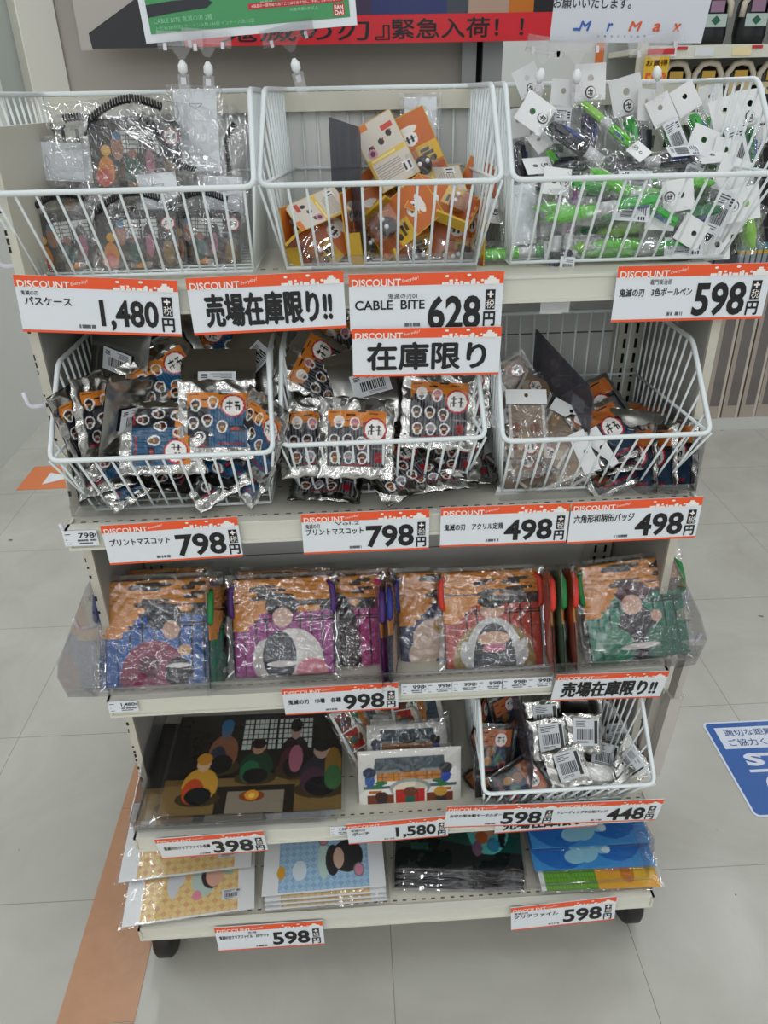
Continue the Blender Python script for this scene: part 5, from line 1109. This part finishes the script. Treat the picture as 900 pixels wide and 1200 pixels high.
put('blist','orange blister pack buried low in the top middle basket',0.125,1.15,1.227,10,70,0,'buried blister packs',0.9,0)
put('blist','orange blister pack buried low in the top middle basket',0.026,1.15,1.264,40,60,0,'buried blister packs',0.9,0)
put('blist','orange blister pack buried low in the top middle basket',-0.02,1.1,1.204,-15,70,0,'buried blister packs',0.9,0)
put('pdark','bagged pen slanting down right, logo card at upper left in the pen basket',0.289,1.085,1.305,56,74,0,'bagged pens in the top right basket',1.15,0)
put('pviolet','bagged black and blue pen under a wide white card in the pen basket',0.292,1.12,1.293,2,80,0,'bagged pens in the top right basket',1.2,0)
put('pgreen','bagged pen under the tallest logo card at the centre rear in the pen basket',0.373,1.14,1.271,14,80,0,'bagged pens in the top right basket',1.3,0)
put('plime','bagged lime pen with its code card pointing down right in the pen basket',0.307,1.1,1.342,-142,45,0,'bagged pens in the top right basket',0.7,0)
put('pgreen','bagged green pen slanting right, right of the tallest card in the pen basket',0.43,1.12,1.285,28,76,0,'bagged pens in the top right basket',1.0,0)
put('pgreen','bagged green pen under a white tilted corner card in the pen basket',0.468,1.13,1.299,30,76,0,'bagged pens in the top right basket',1.0,0)
put('plime','bagged lime pen with logo and code card slanting right in the pen basket',0.511,1.115,1.257,18,76,0,'bagged pens in the top right basket',1.2,0)
put('pdeep','bagged pen under the rightmost upright logo card in the pen basket',0.532,1.14,1.26,6,80,0,'bagged pens in the top right basket',1.2,0)
put('pdark','bagged pen with a large holed card leaning left, above the rim in the pen basket',0.411,1.09,1.235,-22,72,0,'bagged pens in the top right basket',1.1,0)
put('pgreen','bagged green pen low at right with small holed card in the pen basket',0.458,1.085,1.226,-12,74,0,'bagged pens in the top right basket',1.0,0)
put('pgreen','bagged pen with a white corner card at the upper left rear in the pen basket',0.249,1.16,1.321,25,80,0,'bagged pens in the top right basket',1.0,0)
put('pdeep','bagged green pen left of the black and blue one in the pen basket',0.251,1.13,1.297,-4,78,0,'bagged pens in the top right basket',1.0,0)
put('pdark','bagged dark pen standing in the left corner in the pen basket',0.204,1.12,1.264,6,80,20,'bagged pens in the top right basket',1.0,0)
put('plime','bagged lime pen lying under the slanting logo card in the pen basket',0.259,1.09,1.278,35,60,0,'bagged pens in the top right basket',0.75,0)
put('pdark','bagged pen lying flat along the rim at the centre in the pen basket',0.298,1.085,1.294,95,30,0,'bagged pens in the top right basket',1.0,0)
put('pdark','bagged pen lying flat along the rim right of centre in the pen basket',0.369,1.09,1.292,-84,30,0,'bagged pens in the top right basket',1.0,0)
put('pgreen','bagged green pen between the tallest card and the lime pen in the pen basket',0.353,1.16,1.259,-15,78,0,'bagged pens in the top right basket',1.0,0)
put('pgreen','bagged green pen at the rear, left of the rightmost card in the pen basket',0.489,1.17,1.287,8,80,0,'bagged pens in the top right basket',1.0,0)
put('pdark','bagged dark pen, white edge card beside the green slanting pen in the pen basket',0.37,1.13,1.273,-4,80,35,'bagged pens in the top right basket',1.1,0)
put('pgreen','bagged pen with a square card at the right end, rear in the pen basket',0.524,1.16,1.256,-18,80,-10,'bagged pens in the top right basket',1.0,0)
put('pgreen','bagged green pen level just below the rim, card at left in the pen basket',0.319,1.06,1.267,82,70,0,'bagged pens in the top right basket',1.0,0)
put('pgreen','bagged bright green pen level in the second row down in the pen basket',0.282,1.05,1.242,-95,70,0,'bagged pens in the top right basket',1.1,0)
put('pdark','bagged grey pen level in the second row, right half in the pen basket',0.362,1.06,1.232,84,70,0,'bagged pens in the top right basket',1.1,0)
put('pgreen','bagged green pen level in the bottom row, right half in the pen basket',0.363,1.05,1.198,-92,70,0,'bagged pens in the top right basket',1.1,0)
put('plime','bagged lime pen level in the bottom row, left half in the pen basket',0.288,1.055,1.197,-88,70,0,'bagged pens in the top right basket',1.0,0)
put('pdeep','bagged deep green pen level in the third row down in the pen basket',0.334,1.075,1.213,92,65,0,'bagged pens in the top right basket',1.1,0)
put('pgreen','bagged green pen level just below the rim, right half in the pen basket',0.383,1.07,1.273,88,70,0,'bagged pens in the top right basket',1.0,0)
put('pgreen','bagged pen with a diamond holed card behind the wires in the pen basket',0.298,1.045,1.247,-82,78,0,'bagged pens in the top right basket',1.15,0)
put('pdark','bagged pen with the holed card below the rim at right in the pen basket',0.438,1.055,1.183,-20,78,0,'bagged pens in the top right basket',1.25,0)
put('pdeep','bagged pen with the holed card poking furthest right in the pen basket',0.384,1.06,1.228,-80,78,-4,'bagged pens in the top right basket',1.25,0)
put('pdark','bagged pen with a plain card below the furthest right one in the pen basket',0.379,1.07,1.199,-76,78,0,'bagged pens in the top right basket',1.2,0)
put('pgreen','bagged pen with the holed card at the low right corner in the pen basket',0.358,1.055,1.192,-88,78,0,'bagged pens in the top right basket',1.2,0)
put('pgreen','bagged green pen, triangular card corner low behind wires in the pen basket',0.341,1.05,1.258,-120,78,0,'bagged pens in the top right basket',1.05,0)
put('pdark','bagged dark pen hanging low left behind wires in the pen basket',0.238,1.045,1.206,178,82,0,'bagged pens in the top right basket',0.9,0)
put('pviolet','bagged violet pen hanging beside the low dark one in the pen basket',0.254,1.045,1.208,174,82,0,'bagged pens in the top right basket',0.9,0)
put('pgreen','bagged green pen poking out at the lowest left corner in the pen basket',0.201,1.06,1.192,-88,75,0,'bagged pens in the top right basket',1.0,0)
put('bcard','white holed card pack standing at the left end of pen basket',0.191,1.055,1.241,3,82,8,None,0.72,0)
put('pgreen','bagged pen buried in the heap of the pen basket',0.238,1.1,1.225,80,60,0,'buried bagged pens',1.0,0)
put('pdeep','bagged pen buried in the heap of the pen basket',0.314,1.12,1.249,100,60,0,'buried bagged pens',1.0,0)
put('plime','bagged pen buried in the heap of the pen basket',0.403,1.12,1.229,85,60,0,'buried bagged pens',1.0,0)
put('pdark','bagged pen buried in the heap of the pen basket',0.467,1.12,1.216,95,60,0,'buried bagged pens',1.0,0)
put('pgreen','bagged pen buried in the heap of the pen basket',0.257,1.14,1.259,70,60,0,'buried bagged pens',1.0,0)
put('pdeep','bagged pen buried in the heap of the pen basket',0.345,1.15,1.273,88,60,0,'buried bagged pens',1.0,0)
put('plime','bagged pen buried in the heap of the pen basket',0.446,1.15,1.265,92,60,0,'buried bagged pens',1.0,0)
put('pdark','bagged pen buried in the heap of the pen basket',0.388,1.1,1.198,90,60,0,'buried bagged pens',1.0,0)
put('pgreen','bagged pen buried in the heap of the pen basket',0.3,1.1,1.212,86,60,0,'buried bagged pens',1.0,0)
put('pdeep','bagged pen buried in the heap of the pen basket',0.5,1.15,1.246,60,60,0,'buried bagged pens',1.0,0)
put('froom','clear file with a dark room picture, uppermost on the fourth shelf',-0.2465,0.9923,0.3238,0,3,-1.3,'clear files with a dark room picture',1.047,0)
put('froom','clear file with a dark room picture showing left of the uppermost one',-0.2805,0.9816,0.3178,0,3,-1.3,'clear files with a dark room picture',1.04,0)
put('fdark','dark clear file at the bottom of the fourth shelf pile',-0.2855,0.9851,0.3118,0,3,-1.8,'clear files with a dark room picture',1.041,0)
put('bath','flat pouch with a bathhouse print, frontmost on the fourth shelf',0.029,0.9168,0.3337,0,79,0,'bathhouse print pouches on the fourth shelf',1.199,0)
put('bath','bathhouse pouch turned on its side behind the front one',0.056,1.04,0.357,-84,30,0,'bathhouse print pouches on the fourth shelf',0.9,0)
put('bath','bathhouse pouch showing only its bag edge behind the front one, first layer back',0.031,0.975,0.339,0,32,0,'bathhouse print pouches on the fourth shelf',0.98,0)
put('bath','bathhouse pouch showing only its bag edge behind the front one, second layer back',0.039,1.0,0.329,0,32,0,'bathhouse print pouches on the fourth shelf',0.98,0)
put('bath','bathhouse pouch showing only its bag edge behind the front one, third layer back',0.044,1.02,0.321,0,32,0,'bathhouse print pouches on the fourth shelf',0.98,0)
put('bath','bathhouse pouch leaning at the rear left of its pile',-0.045,1.04,0.33,-80,45,25,'bathhouse print pouches on the fourth shelf',0.85,0)
put('bath','bathhouse pouch standing left of the one turned sideways',-0.008,1.06,0.329,-82,45,15,'bathhouse print pouches on the fourth shelf',0.85,0)
put('key','key holder packet standing at the left with a white round mark',0.181,0.935,0.374,-14,66,12,'dark key holder packets in the fourth tier basket',1.0,0)
put('key','key holder packet lying loose at the front of the key holders',0.22,0.895,0.337,-62,30,0,'dark key holder packets in the fourth tier basket',1.0,0)
put('key','key holder packet upright at the centre rear of the key holders',0.22,0.97,0.351,6,70,42,'dark key holder packets in the fourth tier basket',0.95,0)
put('key','key holder packet with orange top highest in its compartment',0.217,1.0,0.393,4,70,30,'dark key holder packets in the fourth tier basket',0.95,0)
put('key','key holder packet under the marked one at the left',0.176,0.925,0.332,-10,60,15,'dark key holder packets in the fourth tier basket',0.95,0)
put('key','dark key holder packet on edge at the left wall',0.158,0.96,0.371,0,75,70,'dark key holder packets in the fourth tier basket',1.0,0)
put('key','dark key holder packet on edge, second from the left wall',0.174,0.99,0.391,0,75,65,'dark key holder packets in the fourth tier basket',1.0,0)
put('key','dark key holder packet against the divider',0.245,0.97,0.332,0,75,75,'dark key holder packets in the fourth tier basket',1.0,0)
put('key','dark key holder packet buried in the basket',0.176,0.93,0.294,30,15,0,'buried key holder packets',1.0,0)
put('key','dark key holder packet buried in the basket',0.218,0.95,0.312,70,20,0,'buried key holder packets',1.0,0)
put('key','dark key holder packet buried in the basket',0.198,0.92,0.293,-20,12,0,'buried key holder packets',1.0,0)
put('silver','silver packet with white code label, nearest the front and tilted right',0.31,0.925,0.332,12,42,0,'silver packets in the fourth tier basket',1.0,0)
put('silver','silver packet with white code label at the left, against the divider',0.285,0.965,0.364,4,55,0,'silver packets in the fourth tier basket',1.0,0)
put('silver','silver packet with white code label at the right of the rear pair',0.348,0.97,0.367,-4,55,0,'silver packets in the fourth tier basket',1.0,0)
put('silver','silver packet with white code label, highest by the divider',0.281,1.0,0.38,2,60,0,'silver packets in the fourth tier basket',0.95,0)
put('silver','silver packet silver side up at the front right corner',0.39,0.91,0.295,-20,50,0,'silver packets in the fourth tier basket',1.0,180)
put('silver','silver packet silver side up between the front one and the corner',0.363,0.915,0.3,15,55,0,'silver packets in the fourth tier basket',0.95,180)
put('silver','silver packet on edge behind the front labelled one',0.384,0.955,0.319,-18,20,0,'silver packets in the fourth tier basket',1.0,0)
put('silver','silver packet lying right of the front labelled one',0.393,0.945,0.308,25,15,10,'silver packets in the fourth tier basket',1.0,0)
put('silver','silver packet leaning on the right wall with a dark label end',0.431,0.955,0.3,-40,50,-30,'silver packets in the fourth tier basket',1.0,0)
put('silver','silver packet leaning at the rear right wall',0.435,1.0,0.318,30,60,-45,'silver packets in the fourth tier basket',1.0,0)
put('silver','silver packet standing at the rear centre',0.342,1.03,0.361,-12,70,-30,'silver packets in the fourth tier basket',0.95,180)
put('silver','silver packet standing at the rear right of centre',0.39,1.04,0.348,25,70,-20,'silver packets in the fourth tier basket',0.95,180)
put('silver','silver packet edge at the front left by the divider',0.271,0.91,0.305,40,25,0,'silver packets in the fourth tier basket',0.95,0)
put('silver','silver packet lying flat at the front centre',0.326,0.905,0.289,-10,12,0,'silver packets in the fourth tier basket',0.95,0)
put('silver','silver packet buried in the heap of the fourth tier basket',0.298,0.95,0.295,20,10,0,'buried silver packets',1.0,0)
put('silver','silver packet buried in the heap of the fourth tier basket',0.369,0.97,0.278,-30,10,0,'buried silver packets',1.0,0)
put('silver','silver packet buried in the heap of the fourth tier basket',0.412,0.95,0.274,10,10,0,'buried silver packets',1.0,0)
put('silver','silver packet buried in the heap of the fourth tier basket',0.324,0.99,0.304,50,20,0,'buried silver packets',1.0,0)
put('silver','silver packet buried in the heap of the fourth tier basket',0.391,1.0,0.311,0,25,0,'buried silver packets',1.0,0)
put('silver','silver packet buried in the heap of the fourth tier basket',0.417,0.98,0.308,-20,15,0,'buried silver packets',1.0,0)
put('silver','silver packet buried in the heap of the fourth tier basket',0.291,0.92,0.285,-25,8,0,'buried silver packets',1.0,0)
put('silver','silver packet buried in the heap of the fourth tier basket',0.373,0.905,0.28,30,8,0,'buried silver packets',1.0,0)
put('silver','silver packet buried in the heap of the fourth tier basket',0.286,0.97,0.307,15,20,0,'buried silver packets',1.0,0)
put('fyel','yellow plaid clear file sticking out furthest at the lower left',-0.3654,0.8767,0.17,0,0,4.9,'yellow plaid clear files',0.983,0)
put('fyel','yellow plaid clear file lying behind and above the lowest one',-0.3823,0.9576,0.178,0,0,4.0,'yellow plaid clear files',1.032,0)
put('fblu','pale blue plaid clear file on top of its pile on the bottom deck',-0.1304,0.903,0.182,0,0,1.3,'blue plaid clear files',1.0,0)
put('fyel','yellow clear file under the blue plaid one, first layer down',-0.1275,0.8894,0.178,0,0,1.0,'yellow files under the blue plaid one',0.93,0)
put('fyel','yellow clear file under the blue plaid one, second layer down',-0.1271,0.8849,0.173,0,0,0.8,'yellow files under the blue plaid one',0.93,0)
put('fyel','yellow clear file under the blue plaid one, third layer down',-0.1265,0.8804,0.168,0,0,1.1,'yellow files under the blue plaid one',0.93,0)
put('black','black file bag with a round teal picture on top of its pile',0.1171,0.9117,0.192,0,0,-6.6,'black file bags on the bottom deck',0.986,0)
put('black','black file bag, first layer below the teal picture',0.1164,0.9067,0.184,0,0,-6.1,'black file bags on the bottom deck',0.985,0)
put('black','black file bag, second layer below the teal picture',0.1146,0.9017,0.176,0,0,-5.6,'black file bags on the bottom deck',0.984,0)
put('black','black file bag, third layer below the teal picture',0.1139,0.8967,0.168,0,0,-5.1,'black file bags on the bottom deck',0.983,0)
put('fsky','blue clear file behind the front blue one on the bottom deck',0.3576,0.9339,0.186,0,0,-0.5,'blue clear files on the bottom deck',1.013,0)
put('fsky','blue clear file in front with pale shapes on the bottom deck',0.3534,0.8928,0.18,0,0,-1.3,'blue clear files on the bottom deck',1.005,0)
put('fsplit','green and yellow clear file under the blue ones at lower right',0.3547,0.8468,0.172,0,0,-1.8,None,0.97,0)
